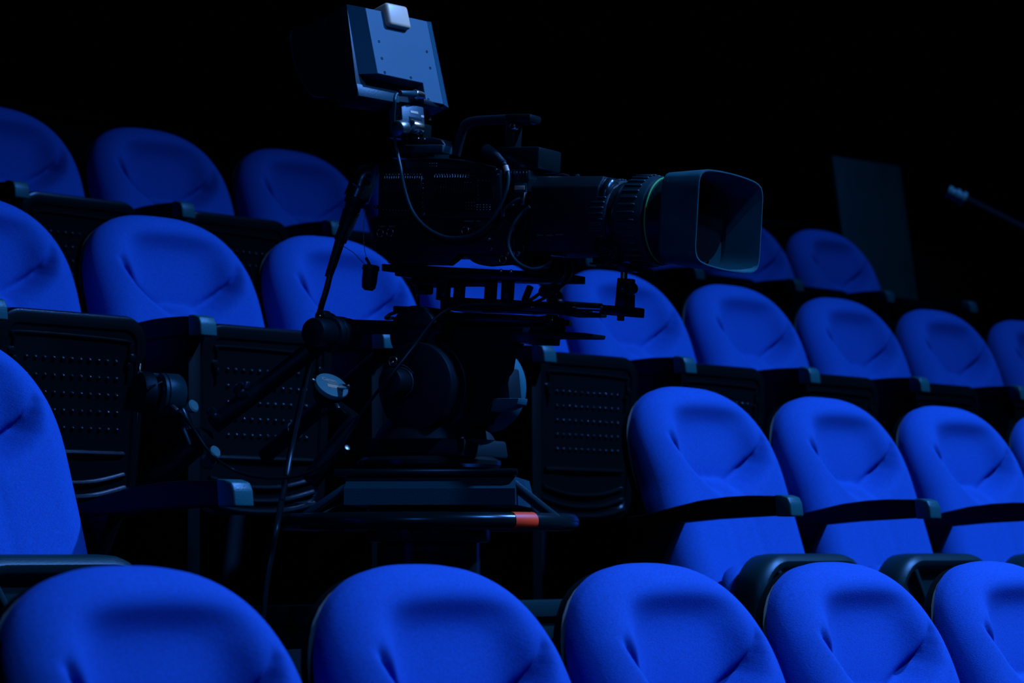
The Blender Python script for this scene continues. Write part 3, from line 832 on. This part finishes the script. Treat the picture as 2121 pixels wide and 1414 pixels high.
mb = MB().cyl(FC.m @ FC.at(1088, 398, -.066), FC.m @ FC.at(1084, 425, -.066), .0048, seg=16, bev=.001)
tag(mb.build('cable_plug', M['steel']), 'small pale plug between camera body and lens box', 'plug')

# ---- fibre cable with its elbow plug at the rear of the camera
mb = MB()
P = [FC.m @ FC.at(*q) for q in ((706, 497, -.03), (690, 545, -.04), (676, 600, -.05), (664, 640, -.055), (654, 690, -.05), (643, 740, -.05), (628, 810, -.06), (613, 880, -.07), (599, 950, -.09), (587, 1020, -.16), (574, 1085, -.29), (562, 1150, -.30), (549, 1230, -.31))]
e = P[-1]
P += [Vector((e.x - .03, e.y, .62)), Vector((e.x - .07, e.y - .01, FLOOR2 + .04)), Vector((e.x - .14, e.y - .01, FLOOR2 + .008)), Vector((e.x - .16, e.y - .35, FLOOR2 + .008))]
fib = tag(mb.tube(P, .0062, 14).build('fibre_cable', M['cabledk']), 'thick dark cable hanging from the rear of the camera down past the ring', 'cable')
MB().tube([FC.m @ FC.at(*q) for q in ((776, 366, 0), (762, 364, -.005), (752, 374, -.01), (746, 392, -.015), (738, 412, -.02))], .026, 24).build('elbow_plug', M['satin'], fib)
MB().cyl(FC.m @ FC.at(740, 406, -.02), FC.m @ FC.at(733, 424, -.02), .0215, seg=28, bev=.002).build('plug_collar', M['rubber'], fib)
MB().tube([FC.m @ FC.at(*q) for q in ((734, 420, -.02), (720, 462, -.024), (704, 500, -.03))], .018, 20, taper=(.017, .0125)).build('cable_boot', M['rubber'], fib)
mb = MB()
for k in range(10):
    u = k / 9; p = FC.at(728 - 11 * u, 438 + 30 * u, -.022); mb.torus(FC.m @ p, .0168 - .002 * u, .0012, FC.m.to_3x3() @ Vector((.33, 0, .94)), 24, 6)
mb.build('boot_rib', M['rubber'], fib)
MB().tube([FC.m @ FC.at(*q) for q in ((704, 500, -.03), (690, 545, -.04), (680, 574, -.045))], .01, 16, taper=(.0105, .0075)).build('cable_sleeve', M['rubber'], fib)
MB().cyl(FC.m @ FC.at(732, 379, -.038), FC.m @ FC.at(748, 390, -.042), .0025, seg=8).build('plug_rib', M['steel'], fib)
cap_o = MB(); c0 = FC.m @ FC.at(769, 548, -.03); c1 = FC.m @ FC.at(763, 601, -.03)
cap_o.lathe([(0, .011), (.002, .0165), (.010, .0172), (.012, .0155), (.034, .0150), (.046, .0135), (.051, .008)], c0, c1 - c0, 28)
capo = tag(cap_o.build('dust_cap', M['rubber']), 'black dust cap hanging from the rear cable on thin cords', 'cap')
MB().tube([FC.m @ FC.at(*q) for q in ((757, 434, -.025), (753, 470, -.028), (755, 515, -.03), (761, 540, -.03), (767, 550, -.03))], .0007, 6).build('cord', M['steel'], capo)
MB().tube([FC.m @ FC.at(*q) for q in ((703, 506, -.05), (715, 512, -.042), (733, 524, -.034), (748, 540, -.032), (762, 553, -.03))], .0007, 6).build('cord', M['steel'], capo)
MB().tube([FC.m @ FC.at(*q) for q in ((758, 534, -.03), (763, 543, -.03), (768, 552, -.03))], .003, 10).build('cord_clip', M['rubber'], capo)

# ---- mounting plate and lens support rods under the camera
def fp(mb, pts, y0, y1, bev=.002): return mb.prism(FC.poly(pts, y0), 'y', y0, y1, bev)
def fbox(mb, x0, y0, x1, y1, ya, yb, bev=.002): return fp(mb, [(x0, y0), (x1, y0), (x1, y1), (x0, y1)], ya, yb, bev)
b0 = FC.at(1000, 650, 0)
mp = thing('lens_support_frame', FC, b0, 'black plate and rod frame carrying camera and lens, bracket under the lens', 'camera mount')
fp(MB(), [(790, 546), (1160, 564), (1160, 580), (1065, 580), (840, 573), (817, 571), (817, 563), (790, 561)], -.045, .05).build('adapter_plate', M['satin'], mp)
mb = MB(); fbox(mb, 842, 582, 906, 590, -.04, .03, .002); fbox(mb, 852, 572, 862, 584, -.03, .02); fbox(mb, 882, 573, 902, 584, -.03, .02); mb.build('locking_lever', M['satin'], mp)
p = FC.at(879, 590, 0); q = FC.at(879, 609, 0)
MB().cyl((p.x, 0, p.z), (p.x, 0, q.z), .018, seg=28, bev=.003).build('locking_knob', M['rubber'], mp)
for xc, w, yy in ((919, 19, -.03), (952, 14, .02), (1017, 16, .02), (1052, 17, -.03)):
    a = FC.at(xc - w / 2, 570, yy); b = FC.at(xc + w / 2, 622, yy)
    MB().box(((a.x + b.x) / 2, yy, (a.z + b.z) / 2), (b.x - a.x, .016, a.z - b.z), .002).build('post', M['satin'], mp)
fbox(MB(), 932, 576, 1012, 592, -.005, .02, .004).build('cross_bar', M['satin'], mp)
fp(MB(), [(911, 614), (1065, 621), (1178, 627), (1178, 650), (1100, 645), (911, 640)], -.045, .045).build('rod_bar', M['satin'], mp)
fbox(MB(), 1172, 646, 1230, 654, -.02, .03).build('rod_cradle', M['satin'], mp)
for yy, pa, pb in ((-.025, (1170, 636), (1246, 639)), (.03, (1170, 629), (1246, 634))):
    MB().cyl(FC.at(*pa, yy), FC.at(*pb, yy), .0055, seg=18).build('rod', M['chrome'], mp)
fp(MB(), [(1240, 630), (1323, 637), (1322, 657), (1240, 650)], -.012, .012).build('rod_block', M['satin'], mp)
fp(MB(), [(1278, 575), (1308, 577), (1307, 640), (1272, 638)], -.008, .008).build('bracket_column', M['satin'], mp)
p = FC.at(1293, 560, 0); q = FC.at(1293, 582, 0)
MB().cyl((p.x, 0, p.z), (p.x, 0, q.z), .0065, seg=18).build('bracket_pin', M['steel'], mp)
fp(MB(), [(1262, 543), (1298, 544), (1304, 550), (1312, 551), (1311, 562), (1279, 562), (1277, 548), (1262, 547)], -.01, .01).build('bracket_hook', M['satin'], mp)
p = FC.at(1240, 533, 0); q = FC.at(1240, 548, 0)
MB().lathe([(0, .011), (.011, .011), (.011, .017), (p.z - q.z - .002, .017), (p.z - q.z, .015)], (p.x, 0, p.z), (0, 0, -1), 28).build('lens_foot_knob', M['rubber'], mp)
p = FC.at(1298, 597, -.022)
MB().lathe([(0, .011), (.012, .011), (.014, .009), (.022, .009), (.030, .012), (.038, .009), (.040, .004)], (p.x - .004, -.015, p.z), (.75, -.65, -.05), 24).build('clamp_knob', M['satin'], mp)
p = FC.at(1286, 652, 0); q = FC.at(1286, 664, 0)
MB().cyl((p.x, 0, p.z), (p.x, 0, q.z), .007, seg=14, bev=.001).build('bolt', M['satin'], mp)
MB().cyl(FC.at(1086, 624, 0), FC.at(1099, 592, 0), .0068, seg=16, bev=.002).build('clamp_lever', M['satin'], mp)
fp(MB(), [(1131, 628), (1131, 608), (1137, 600), (1148, 601), (1153, 609), (1152, 628)], -.012, .012).build('rod_clamp', M['satin'], mp)
p = FC.at(1130, 604, -.012); MB().cyl((p.x, -.004, p.z), (p.x, -.022, p.z), .011, seg=20, bev=.002).build('clamp_wheel', M['satin'], mp)
p = FC.at(1102, 634, -.046); MB().dome((p.x, -.045, p.z), .0055, (0, -1, 0), 12).build('screw', M['chrome'], mp)
for q_ in ((1037, 561), (1058, 562)):
    p = FC.at(q_[0], q_[1], -.046); MB().dome((p.x, -.045, p.z), .0042, (0, -1, 0), 10).build('screw', M['chrome'], mp)

# ---- pan and tilt head
hb = FH.atx(890, 968, 0)
head = thing('pan_tilt_head', FH, (0, 0, FH.at(890, 968, 0).z), 'heavy dark pan and tilt head between camera and pedestal', 'tripod head')
def hp(mb, pts, y0, y1, bev=.003): return mb.prism(FH.poly(pts, y0), 'y', y0, y1, bev)
hp(MB(), [(842, 642), (911, 645), (1056, 650), (1130, 656), (1130, 668), (1056, 669), (842, 664)], -.05, .05).build('top_plate', M['satin'], head)
hp(MB(), [(813, 633), (845, 634), (845, 650), (813, 648)], -.04, .03).build('plate_end', M['satin'], head)
MB().tube([FH.at(*q) for q in ((822, 646, -.04), (808, 651, -.045), (798, 659, -.05))], .0035, 10).build('release_lever', M['satin'], head)
a = FH.at(799, 657, -.05); b = FH.at(816, 661, -.05)
MB().box(((a.x + b.x) / 2, -.05, (a.z + b.z) / 2), (b.x - a.x, .012, .006), .002).build('lever_tip', M['chrome'], head)
hp(MB(), [(1040, 680), (1211, 689), (1209, 698), (1116, 697), (1115, 711), (1060, 709)], -.04, .04, .002).build('slide_plate', M['satin'], head)
hp(MB(), [(1084, 678), (1099, 678), (1094, 688), (1082, 688)], -.0415, -.0402, 0).build('slide_label', M['headgrey'], head)
hp(MB(), [(1040, 668), (1130, 652), (1135, 684), (1040, 682)], -.035, .035).build('slide_block', M['satin'], head)
p = FH.at(1140, 668, -.02)
kb = MB().cyl((p.x - .01, -.02, p.z), (p.x + .014, -.02, p.z - .001), .0155, seg=28, bev=.003).build('slide_knob', M['satin'], head)
MB().torus((p.x + .012, -.02, p.z), .0135, .0014, (1, 0, 0), 28, 8).build('knob_ring', M['steel'], kb)
# cradle between the drums
hp(MB(), [(905, 660), (1062, 664), (1060, 695), (1064, 712), (1046, 740), (1042, 765), (1020, 800), (1000, 880), (880, 880), (870, 720)], -.03, .012, .004).build('cradle', M['matte'], head)
def drum(px, py, y0, y1, rpx, name, m, bev=.006):
    p_ = FH.at(px, py, y0); e_ = FH.at(px, py - rpx, y0)
    return MB().cyl((p_.x, y0, p_.z), (p_.x, y1, p_.z), e_.z - p_.z, seg=64, bev=bev).build(name, m, head)
drum(853, 690, -.085, .03, 58, 'balance_drum', M['rubber'])
d1 = drum(858, 800, -.105, -.02, 92, 'tilt_drum', M['rubber'])
drum(875, 806, -.06, .05, 108, 'tilt_housing', M['black'])
dk = drum(806, 791, -.150, -.105, 29, 'drag_knob', M['rubber'], .004)
p = FH.at(821, 791, -.116); MB().torus((FH.at(806, 791, -.15).x, -.112, FH.at(806, 791, -.15).z), .0285, .0018, (0, 1, 0), 48, 8).build('knob_scale_ring', M['base'], dk)
p = FH.at(816, 748, -.106)
bl = MB().cyl((p.x, -.10, p.z), (p.x, -.109, p.z), .0085, seg=24, bev=.001).build('bubble_level', M['glass'], head)
MB().torus((p.x, -.109, p.z), .0088, .0011, (0, 1, 0), 28, 8).build('level_ring', M['chrome'], bl)
MB().dome((p.x - .001, -.109, p.z - .002), .004, (0, -1, 0), 12).build('level_bubble', M['chrome'], bl)
mb = MB().tube([FH.at(*q, -.1055) for q in ((830, 755), (838, 757), (846, 762), (852, 769))], .0008, 6)
p = FH.at(854, 772, -.1055); mb.cyl((p.x, -.1045, p.z), (p.x, -.106, p.z), .003, seg=14)
p = FH.at(829, 755, -.1055); mb.cyl((p.x, -.1045, p.z), (p.x, -.106, p.z), .0014, seg=10)
mb.build('scale_print', M['print'], head)
MB().torus((FH.at(858, 800, -.105).x, -.085, FH.at(858, 800, -.105).z), FH.at(858, 708, -.105).z - FH.at(858, 800, -.105).z - .001, .0016, (0, 1, 0), 80, 8).build('drum_seam', M['satin'], head)
# far side
drum(975, 802, .03, .10, 92, 'far_drum', M['headgrey'])
hp(MB(), [(985, 766), (1050, 762), (1056, 829), (975, 829)], .0, .045, .003).build('far_block', M['darkscreen'], head)
hp(MB(), [(950, 826), (1074, 824), (1071, 838), (1048, 848), (1010, 853), (950, 853)], -.015, .02, .002).build('far_shelf', M['headgrey'], head)
# turning base: shallow bowl on a flat block
bc = FH.at(900, 925, 0); zt_ = FH.at(900, 903, -.13).z; zb_ = FH.at(900, 945, -.13).z; zbt = FH.at(900, 968, -.05).z
MB().lathe([(0, .10), (.028, .118), (.046, .110), (.075, .085), (.11, .06), (.13, .04)], (.012, 0, zt_ - .03), (0, 0, 1), 64).build('turning_bowl', M['rubber'], head)
hp(MB(), [(757, 907), (945, 907), (950, 944), (752, 944)], -.09, .09, .006).build('base_block', M['darkscreen'], head)
MB().lathe([(0, .135), (.006, .14), (zb_ - zbt - .004, .14), (zb_ - zbt + .003, .13)], (.0, 0, zbt), (0, 0, 1), 64).build('base_neck', M['satin'], head)
# pan bars
hp(MB(), [(700, 660), (912, 667), (912, 692), (722, 690), (700, 688)], -.085, -.055, .004).build('bar_bracket', M['satin'], head)
p = FH.at(688, 692, -.10); rr = FH.at(688, 655, -.10).z - p.z
ros = MB().cyl((p.x, -.115, p.z), (p.x, -.045, p.z), rr, seg=48, bev=.005).build('rosette', M['rubber'], head)
mb = MB()
for yy in (-.10, -.085, -.072): mb.torus((p.x, yy, p.z), rr, .0016, (0, 1, 0), 56, 8)
mb.build('rosette_rim', M['satin'], ros)
MB().cyl((p.x, -.165, p.z), (p.x, -.113, p.z), rr * .80, seg=40, bev=.004).build('rosette_knob', M['rubber'], head)
p2 = FH.at(673, 656, -.10); MB().cyl((p2.x, -.118, p2.z), (p2.x, -.09, p2.z), .0125, seg=24, bev=.003).build('rosette_bolt', M['satin'], head)
MB().dome((p2.x, -.118, p2.z), .0032, (0, -1, 0), 10).build('bolt_tip', M['steel'], head)
hp(MB(), [(640, 668), (668, 645), (690, 660), (690, 690), (650, 690)], -.108, -.075, .003).build('bar_clamp', M['satin'], head)
def hbar(A, B, r, name, m): return MB().cyl(FH.at(*A), FH.at(*B), r, seg=28, bev=.003).build(name, m, head)
pb = hbar((672, 704, -.095), (440, 881, -.2), .0185, 'pan_bar', M['rubber'])
for A, B in (((513, 808, -.168), (494, 822, -.176)), ((455, 857, -.194), (442, 869, -.2))):
    MB().cyl(FH.at(*A), FH.at(*B), .0225, seg=28, bev=.003).build('bar_collar', M['satin'], pb)
MB().cyl(FH.at(513, 790, -.185), FH.at(509, 803, -.185), .006, seg=14, bev=.001).build('collar_screw', M['steel'], pb)
pb2 = hbar((790, 735, .10), (548, 945, .16), .0165, 'pan_bar', M['rubber'])
MB().cyl(FH.at(612, 890, .145), FH.at(600, 900, .148), .0205, seg=28, bev=.003).build('bar_collar', M['satin'], pb2)
hp(MB(), [(770, 720), (860, 720), (860, 752), (770, 752)], .05, .115, .004).build('bar_bracket', M['satin'], head)

# ---- zoom control on the near pan bar
def fh(px, py, y): return FH.at(px, py, y)
A0 = fh(283, 811, -.285); A1 = fh(368, 818, -.205)
ax = (A1 - A0).normalized(); Ltot = (A1 - A0).length
zcb = fh(408, 905, -.215)
zcon = thing('zoom_control', FH, zcb, 'dark thumb zoom control with round end at the end of the left pan bar', 'remote control')
def along(t): return A0 + ax * (Ltot * t)
MB().lathe([(0, .030), (.003, .0385), (.010, .041), (.026, .041), (.030, .036)], A0, ax, 48).build('thumb_wheel', M['rubber'], zcon)
MB().lathe([(0, .034), (Ltot * .25, .022), (Ltot * .38, .034)], along(.22), ax, 40).build('rocker_body', M['satin'], zcon)
MB().lathe([(0, .034), (.002, .0405), (.008, .0405), (.010, .037)], along(.50), ax, 48).build('speed_ring', M['base'], zcon)
MB().lathe([(0, .036), (.004, .0415), (Ltot * .38, .0415), (Ltot * .46, .036), (Ltot * .49, .022)], along(.58), ax, 48).build('control_housing', M['base'], zcon)
sideax = ax.cross(Vector((0, 0, 1))).normalized(); upax = sideax.cross(ax).normalized()
def pin(t, d, r0, r1, rr, m): MB().cyl(along(t) + d * r0, along(t) + d * r1, rr, seg=12, bev=.0006).build('thumb_pin', m, zcon)
pin(.08, (upax * .96 - sideax * .1).normalized(), .034, .056, .0028, M['chrome'])
pin(.08, (-upax * .97 - sideax * .1).normalized(), .034, .062, .0024, M['steel'])
MB().cyl(fh(303, 806, -.305), fh(335, 791, -.262), .0028, seg=12).build('thumb_pin', M['satin'], zcon)
MB().box((along(.28) + upax * .036 - sideax * .006), (.05, .014, .008), .003, Matrix((ax, sideax, upax)).transposed()).build('rocker_guard', M['base'], zcon)
# swivel clamp down to the bar
c0, c1 = fh(372, 848, -.215), fh(402, 925, -.21)
MB().tube([fh(350, 845, -.215), c0, fh(388, 885, -.212), c1], .013, 16).build('swivel_arm', M['satin'], zcon)
a_ = fh(378, 884, -.238); b_ = fh(394, 922, -.235)
MB().cyl(a_, b_, .004, seg=10, bev=.001).build('arm_rib', M['base'], zcon)
hpb = hp(MB(), [(366, 905), (392, 926), (420, 922), (416, 896), (404, 884), (385, 888)], -.235, -.195, .004); hpb.build('bar_clamp', M['satin'], zcon)
for q, q2 in (((391, 846), (402, 842)), ((436, 941), (446, 936))):
    MB().lathe([(0, .008), (.006, .012), (.014, .013), (.017, .010)], fh(q[0], q[1], -.245), (FH.i.to_3x3() @ Vector((.75, -.55, .35))), 24).build('wing_knob', M['disc'], zcon)
p = fh(430, 952, -.24); MB().lathe([(0, .010), (.012, .016), (.016, .012)], p, FH.i.to_3x3() @ Vector((.2, -.9, -.3)), 24).build('clamp_knob', M['base'], zcon)
MB().cyl(fh(408, 920, -.21), fh(292, 1022, -.235), .0215, seg=28, bev=.005).build('hand_grip', M['rubber'], zcon)
MB().cyl(fh(356, 842, -.25), fh(368, 851, -.25), .0055, seg=14, bev=.001).build('cable_gland', M['steel'], zcon)
zcab = [(1172, 540, -.04), (1168, 572, -.058), (1128, 600, -.066), (1092, 624, -.072), (1050, 631, -.075), (1000, 631, -.075), (955, 633, -.075), (928, 641, -.08), (898, 663, -.098), (862, 710, -.12), (815, 770, -.165), (770, 826, -.17), (738, 872, -.17), (705, 925, -.18), (668, 962, -.19), (625, 983, -.2), (575, 990, -.21), (520, 985, -.22), (478, 970, -.23), (446, 948, -.285), (425, 925, -.29), (402, 890, -.288), (384, 866, -.272), (370, 853, -.252)]
cable('zoom_control_cable', zcab, .0032, M['cabledk'], 'long thin cable sweeping from under the lens down to the zoom control', F=FH)
cable('lens_drop_cable', [(1186, 540, -.04), (1184, 572, -.05), (1152, 600, -.055), (1118, 622, -.053), (1078, 637, -.054), (1035, 642, -.054), (1000, 643, -.054)], .0032, M['cabledk'], 'second dark cable dropping from under the lens onto the rod bar', F=FH)

# ---- focus control: lit disc with lettering on the far pan bar
dn = Vector((.42, -.56, .70)).normalized()
_r = ray(688, 797); dc = EYE + _r * (5.22 / _r.y)
dx_ = Vector((.86, .45, -.155)); dx_ = (dx_ - dn * dx_.dot(dn)).normalized(); dy_ = dn.cross(dx_)
FD = Frame(dc, Matrix((dx_, dy_, dn)).transposed())
fd = thing('focus_control', FD, (0, 0, -.03), 'pale round focus control disc with white lettering on the far pan bar', 'remote control')
MB().lathe([(-.012, .020), (-.010, .033), (-.003, .0345), (0, .0335), (.0005, .032)], (0, 0, 0), (0, 0, 1), 56).build('disc', M['disc'], fd)
MB().lathe([(0, .022), (.022, .024), (.03, .016)], (0, 0, -.040), (0, 0, 1), 36).build('control_body', M['satin'], fd)
def flat_text(txt, size, x, y, z, name, m, parent, F, bold=0.0):
    cu = bpy.data.curves.new('lettering', 'FONT'); cu.body = txt; cu.size = size; cu.align_x = 'CENTER'; cu.extrude = .0002; cu.offset = bold
    to = bpy.data.objects.new('lettering', cu)
    me = bpy.data.meshes.new_from_object(to); bpy.data.objects.remove(to)
    off = parent.get('_off', (0, 0, 0))
    me.transform(Matrix.Translation(Vector((x - off[0], y - off[1], z - off[2]))))
    me.materials.append(m)
    o_ = bpy.data.objects.new(name, me); C.objects.link(o_); o_.parent = parent; return o_
flat_text('Canon', .0115, -.004, .010, .0008, 'lettering', M['white'], fd, FD, .0002)
MB().box((-.001, .0075, .0008), (.026, .0010, .0004)).build('fine_print', M['label'], fd)
MB().box((0, .0045, .0008), (.017, .0024, .0004)).build('fine_print', M['label'], fd)
MB().box((.001, -.004, .0008), (.024, .009, .0006), .0002).build('sticker', M['white'], fd)
MB().box((-.004, -.0115, .0008), (.008, .0016, .0004)).build('fine_print', M['label'], fd)
wp = FD.i @ (EYE + ray(722, 801) * (5.19 / ray(722, 801).y))
MB().cyl((.016, -.006, .004), wp, .0065, .0045, seg=16, bev=.001).build('wing_screw', M['chrome'], fd)
MB().cyl((-.034, .006, -.004), (-.041, .008, -.003), .004, seg=12, bev=.001).build('side_screw', M['steel'], fd)
def wpt(px, py, y): return FD.i @ (EYE + ray(px, py) * (y / ray(px, py).y))
MB().cyl(wpt(696, 838, 5.2), wpt(701, 848, 5.19), .0055, seg=14, bev=.001).build('side_screw', M['steel'], fd)
MB().cyl((0, 0, -.03), wpt(668, 842, 5.27), .014, seg=20).build('stem', M['satin'], fd)
MB().cyl(wpt(742, 868, 5.20), wpt(640, 1000, 5.20), .019, seg=28, bev=.005).build('hand_grip', M['rubber'], fd)
MB().cyl((0, 0, -.034), wpt(738, 872, 5.20), .013, seg=20).build('grip_neck', M['satin'], fd)
MB().cyl(wpt(714, 934, 5.17), wpt(720, 926, 5.16), .0065, seg=14, bev=.001).build('grip_screw', M['steel'], fd)

# ---- pedestal with steering ring
ped = thing('camera_pedestal', FP, (0, 0, FLOOR2), 'dark camera pedestal with round black steering ring and wide base', 'pedestal')
def pz_(px, py, y): return FP.at(px, py, y)
zA = pz_(890, 968, -.12).z; zB = pz_(890, 986, -.19).z; zC_ = pz_(890, 1011, -.20).z; zD = pz_(890, 1045, -.20).z
xL, xR = pz_(712, 1011, -.20).x, pz_(1067, 1011, -.20).x
# flat top plates
MB().prism([(pz_(690, 980, -.19).x, -.19), (pz_(1072, 985, -.19).x, -.19), (.15, .19), (-.15, .19)], 'z', zB + .001, zA - .004, .003).build('top_plate', M['satin'], ped)
MB().box((0, 0, zA - .016), (.30, .26, .022), .004).build('mount_plate', M['satin'], ped)
mb = MB(); cx = (xL + xR) / 2; hw = (xR - xL) / 2
rng = []
for w, dep, z in ((hw, .20, zD), (hw, .20, zC_), (hw - .004, .175, zB), (hw - .03, .15, zB + .002)):
    rng.append([(cx - w, -dep, z), (cx + w, -dep, z), (cx + w + .0, dep, z), (cx - w, dep, z)])
mb.loft(rng); mb.build('hub_box', M['base'], ped, angle=15)
MB().cyl((0, 0, zD + .01), (0, 0, zD - .07), .12, seg=48, bev=.006).build('hub_collar', M['satin'], ped)
rl, rr_ = FP.at(580, 1078, 0), FP.at(1199, 1078, 0)
rcx = (rl.x + rr_.x) / 2; RR = (rr_.x - rl.x) / 2 - .016
zr_ = pz_(890, 1078, -RR).z
MB().torus((rcx, 0, zr_), RR, .0165, (0, 0, 1), 128, 20).build('steering_ring', M['satin'], ped)
def ang_at(px): # angle on the near arc where the photo shows column px
    best = min((abs((FP.m @ Vector((rcx + RR * math.cos(a), RR * math.sin(a), zr_))).x / (FP.m @ Vector((rcx + RR * math.cos(a), RR * math.sin(a), zr_))).y * FOCAL + 1060.5 - px), a) for a in [PI + PI * k / 720 for k in range(721)])
    return best[1]
MB().torus((rcx, 0, zr_), RR, .0174, (0, 0, 1), 14, 24, ang_at(1084), ang_at(1131)).build('red_tape', M['red'], ped, label='red tape wrapped on the ring')
def ang_far(px):
    best = min((abs((FP.m @ Vector((rcx + RR * math.cos(a), RR * math.sin(a), zr_))).x / (FP.m @ Vector((rcx + RR * math.cos(a), RR * math.sin(a), zr_))).y * FOCAL + 1060.5 - px), a) for a in [PI * k / 720 for k in range(721)])
    return best[1]
MB().torus((rcx, 0, zr_), RR, .0172, (0, 0, 1), 10, 20, ang_far(732), ang_far(690)).build('orange_tape', M['orange'], ped, label='orange tape on the far side of the ring')
# spokes
for (hx, hy), ang in (((xR - .012, -.17), ang_at(1150)), ((xL + .012, -.17), ang_at(625)), ((xR - .03, .17), ang_far(1120)), ((xL + .03, .17), ang_far(650))):
    e_ = Vector((rcx + RR * math.cos(ang), RR * math.sin(ang), zr_ + .006)); s_ = Vector((hx, hy, zC_ + .012))
    d_ = e_ - s_; q_ = d_.to_track_quat('X', 'Z').to_matrix()
    MB().box((s_ + e_) / 2, (d_.length, .03, .012), .003, q_).build('spoke', M['base'], ped)
# column, foot and castors
MB().lathe([(0, .135), (.02, .14), (.16, .115), (.18, .10), (zD - FLOOR2 - .18, .10), (zD - FLOOR2 - .06, .115)], (0, 0, FLOOR2 + .11), (0, 0, 1), 56).build('column', M['satin'], ped)
for k in range(3):
    a = 2 * PI * k / 3 + .5; dv = Vector((math.cos(a), math.sin(a), 0))
    MB().box(Vector((0, 0, FLOOR2 + .13)) + dv * .19, (.24, .07, .05), .008, Matrix.Rotation(a, 3, 'Z')).build('foot_arm', M['satin'], ped)
    w = Vector((0, 0, FLOOR2 + .05)) + dv * .29; sd = Vector((-dv.y, dv.x, 0))
    MB().cyl(w - sd * .022, w + sd * .022, .05, seg=32, bev=.006).build('castor', M['rubber'], ped)
    MB().box(w + Vector((0, 0, .045)), (.06, .06, .04), .006, Matrix.Rotation(a, 3, 'Z')).build('castor_fork', M['satin'], ped)

# ------------------------------------------------------------------ board and boom arm beyond the last seats
s7 = seat_frame(4, 7)
tl, tr = s7.at(1722, 318, .36), s7.at(1862, 348, .36)
br_ = s7.at(1890, 640, .22); blx = s7.at(1747, 490, .30)
bw = .004
hgt = (tl.z + tr.z) / 2
lean = .13
mb = MB().box((0, 0, 0), (tr.x - tl.x, .02, hgt / math.cos(lean) - .004), .004)
bd = mb.build('upright_board', M['board'])
bd.matrix_world = s7.m @ Matrix.Translation(((tl.x + tr.x) / 2 + .01, .36 - hgt * lean / 2, hgt / 2)) @ Matrix.Rotation(-lean, 4, 'X') @ Matrix.Rotation(-.02, 4, 'Y')
tag(bd, 'dark teal board leaning upright beyond the last back-row seat', 'board')
def wp_(px, py, y): return EYE + ray(px, py) * (y / ray(px, py).y)
b0, b1 = wp_(2000, 414, 9.6), wp_(2290, 560, 9.6)
bm_root = bpy.data.objects.new('boom_arm', None); C.objects.link(bm_root); bm_root.location = (b1.x, b1.y, 1.234)
tag(bm_root, 'dark slanting arm with a bright knurled tip at the right edge', 'boom arm')
inv = Vector(bm_root.location)
MB().cyl(b0 - inv, b1 - inv, .017, seg=18).build('arm', M['matte'], bm_root)
dd = (b0 - b1).normalized()
MB().lathe([(0, .018), (.004, .026), (.016, .027), (.020, .020), (.026, .020), (.030, .025), (.040, .025), (.046, .019), (.056, .019), (.060, .023), (.072, .021)], b0 - inv, dd, 28).build('arm_tip', M['disc'], bm_root, label='bright knurled arm tip')
MB().cyl((0, 0, 0.02), b1 - inv + Vector((0, 0, .02)), .02, seg=18).build('stand_post', M['matte'], bm_root)
MB().cyl((0, 0, 0), (0, 0, .03), .18, seg=36, bev=.006).build('stand_base', M['matte'], bm_root)

for o in bpy.data.objects:
    if '_off' in o: del o['_off']
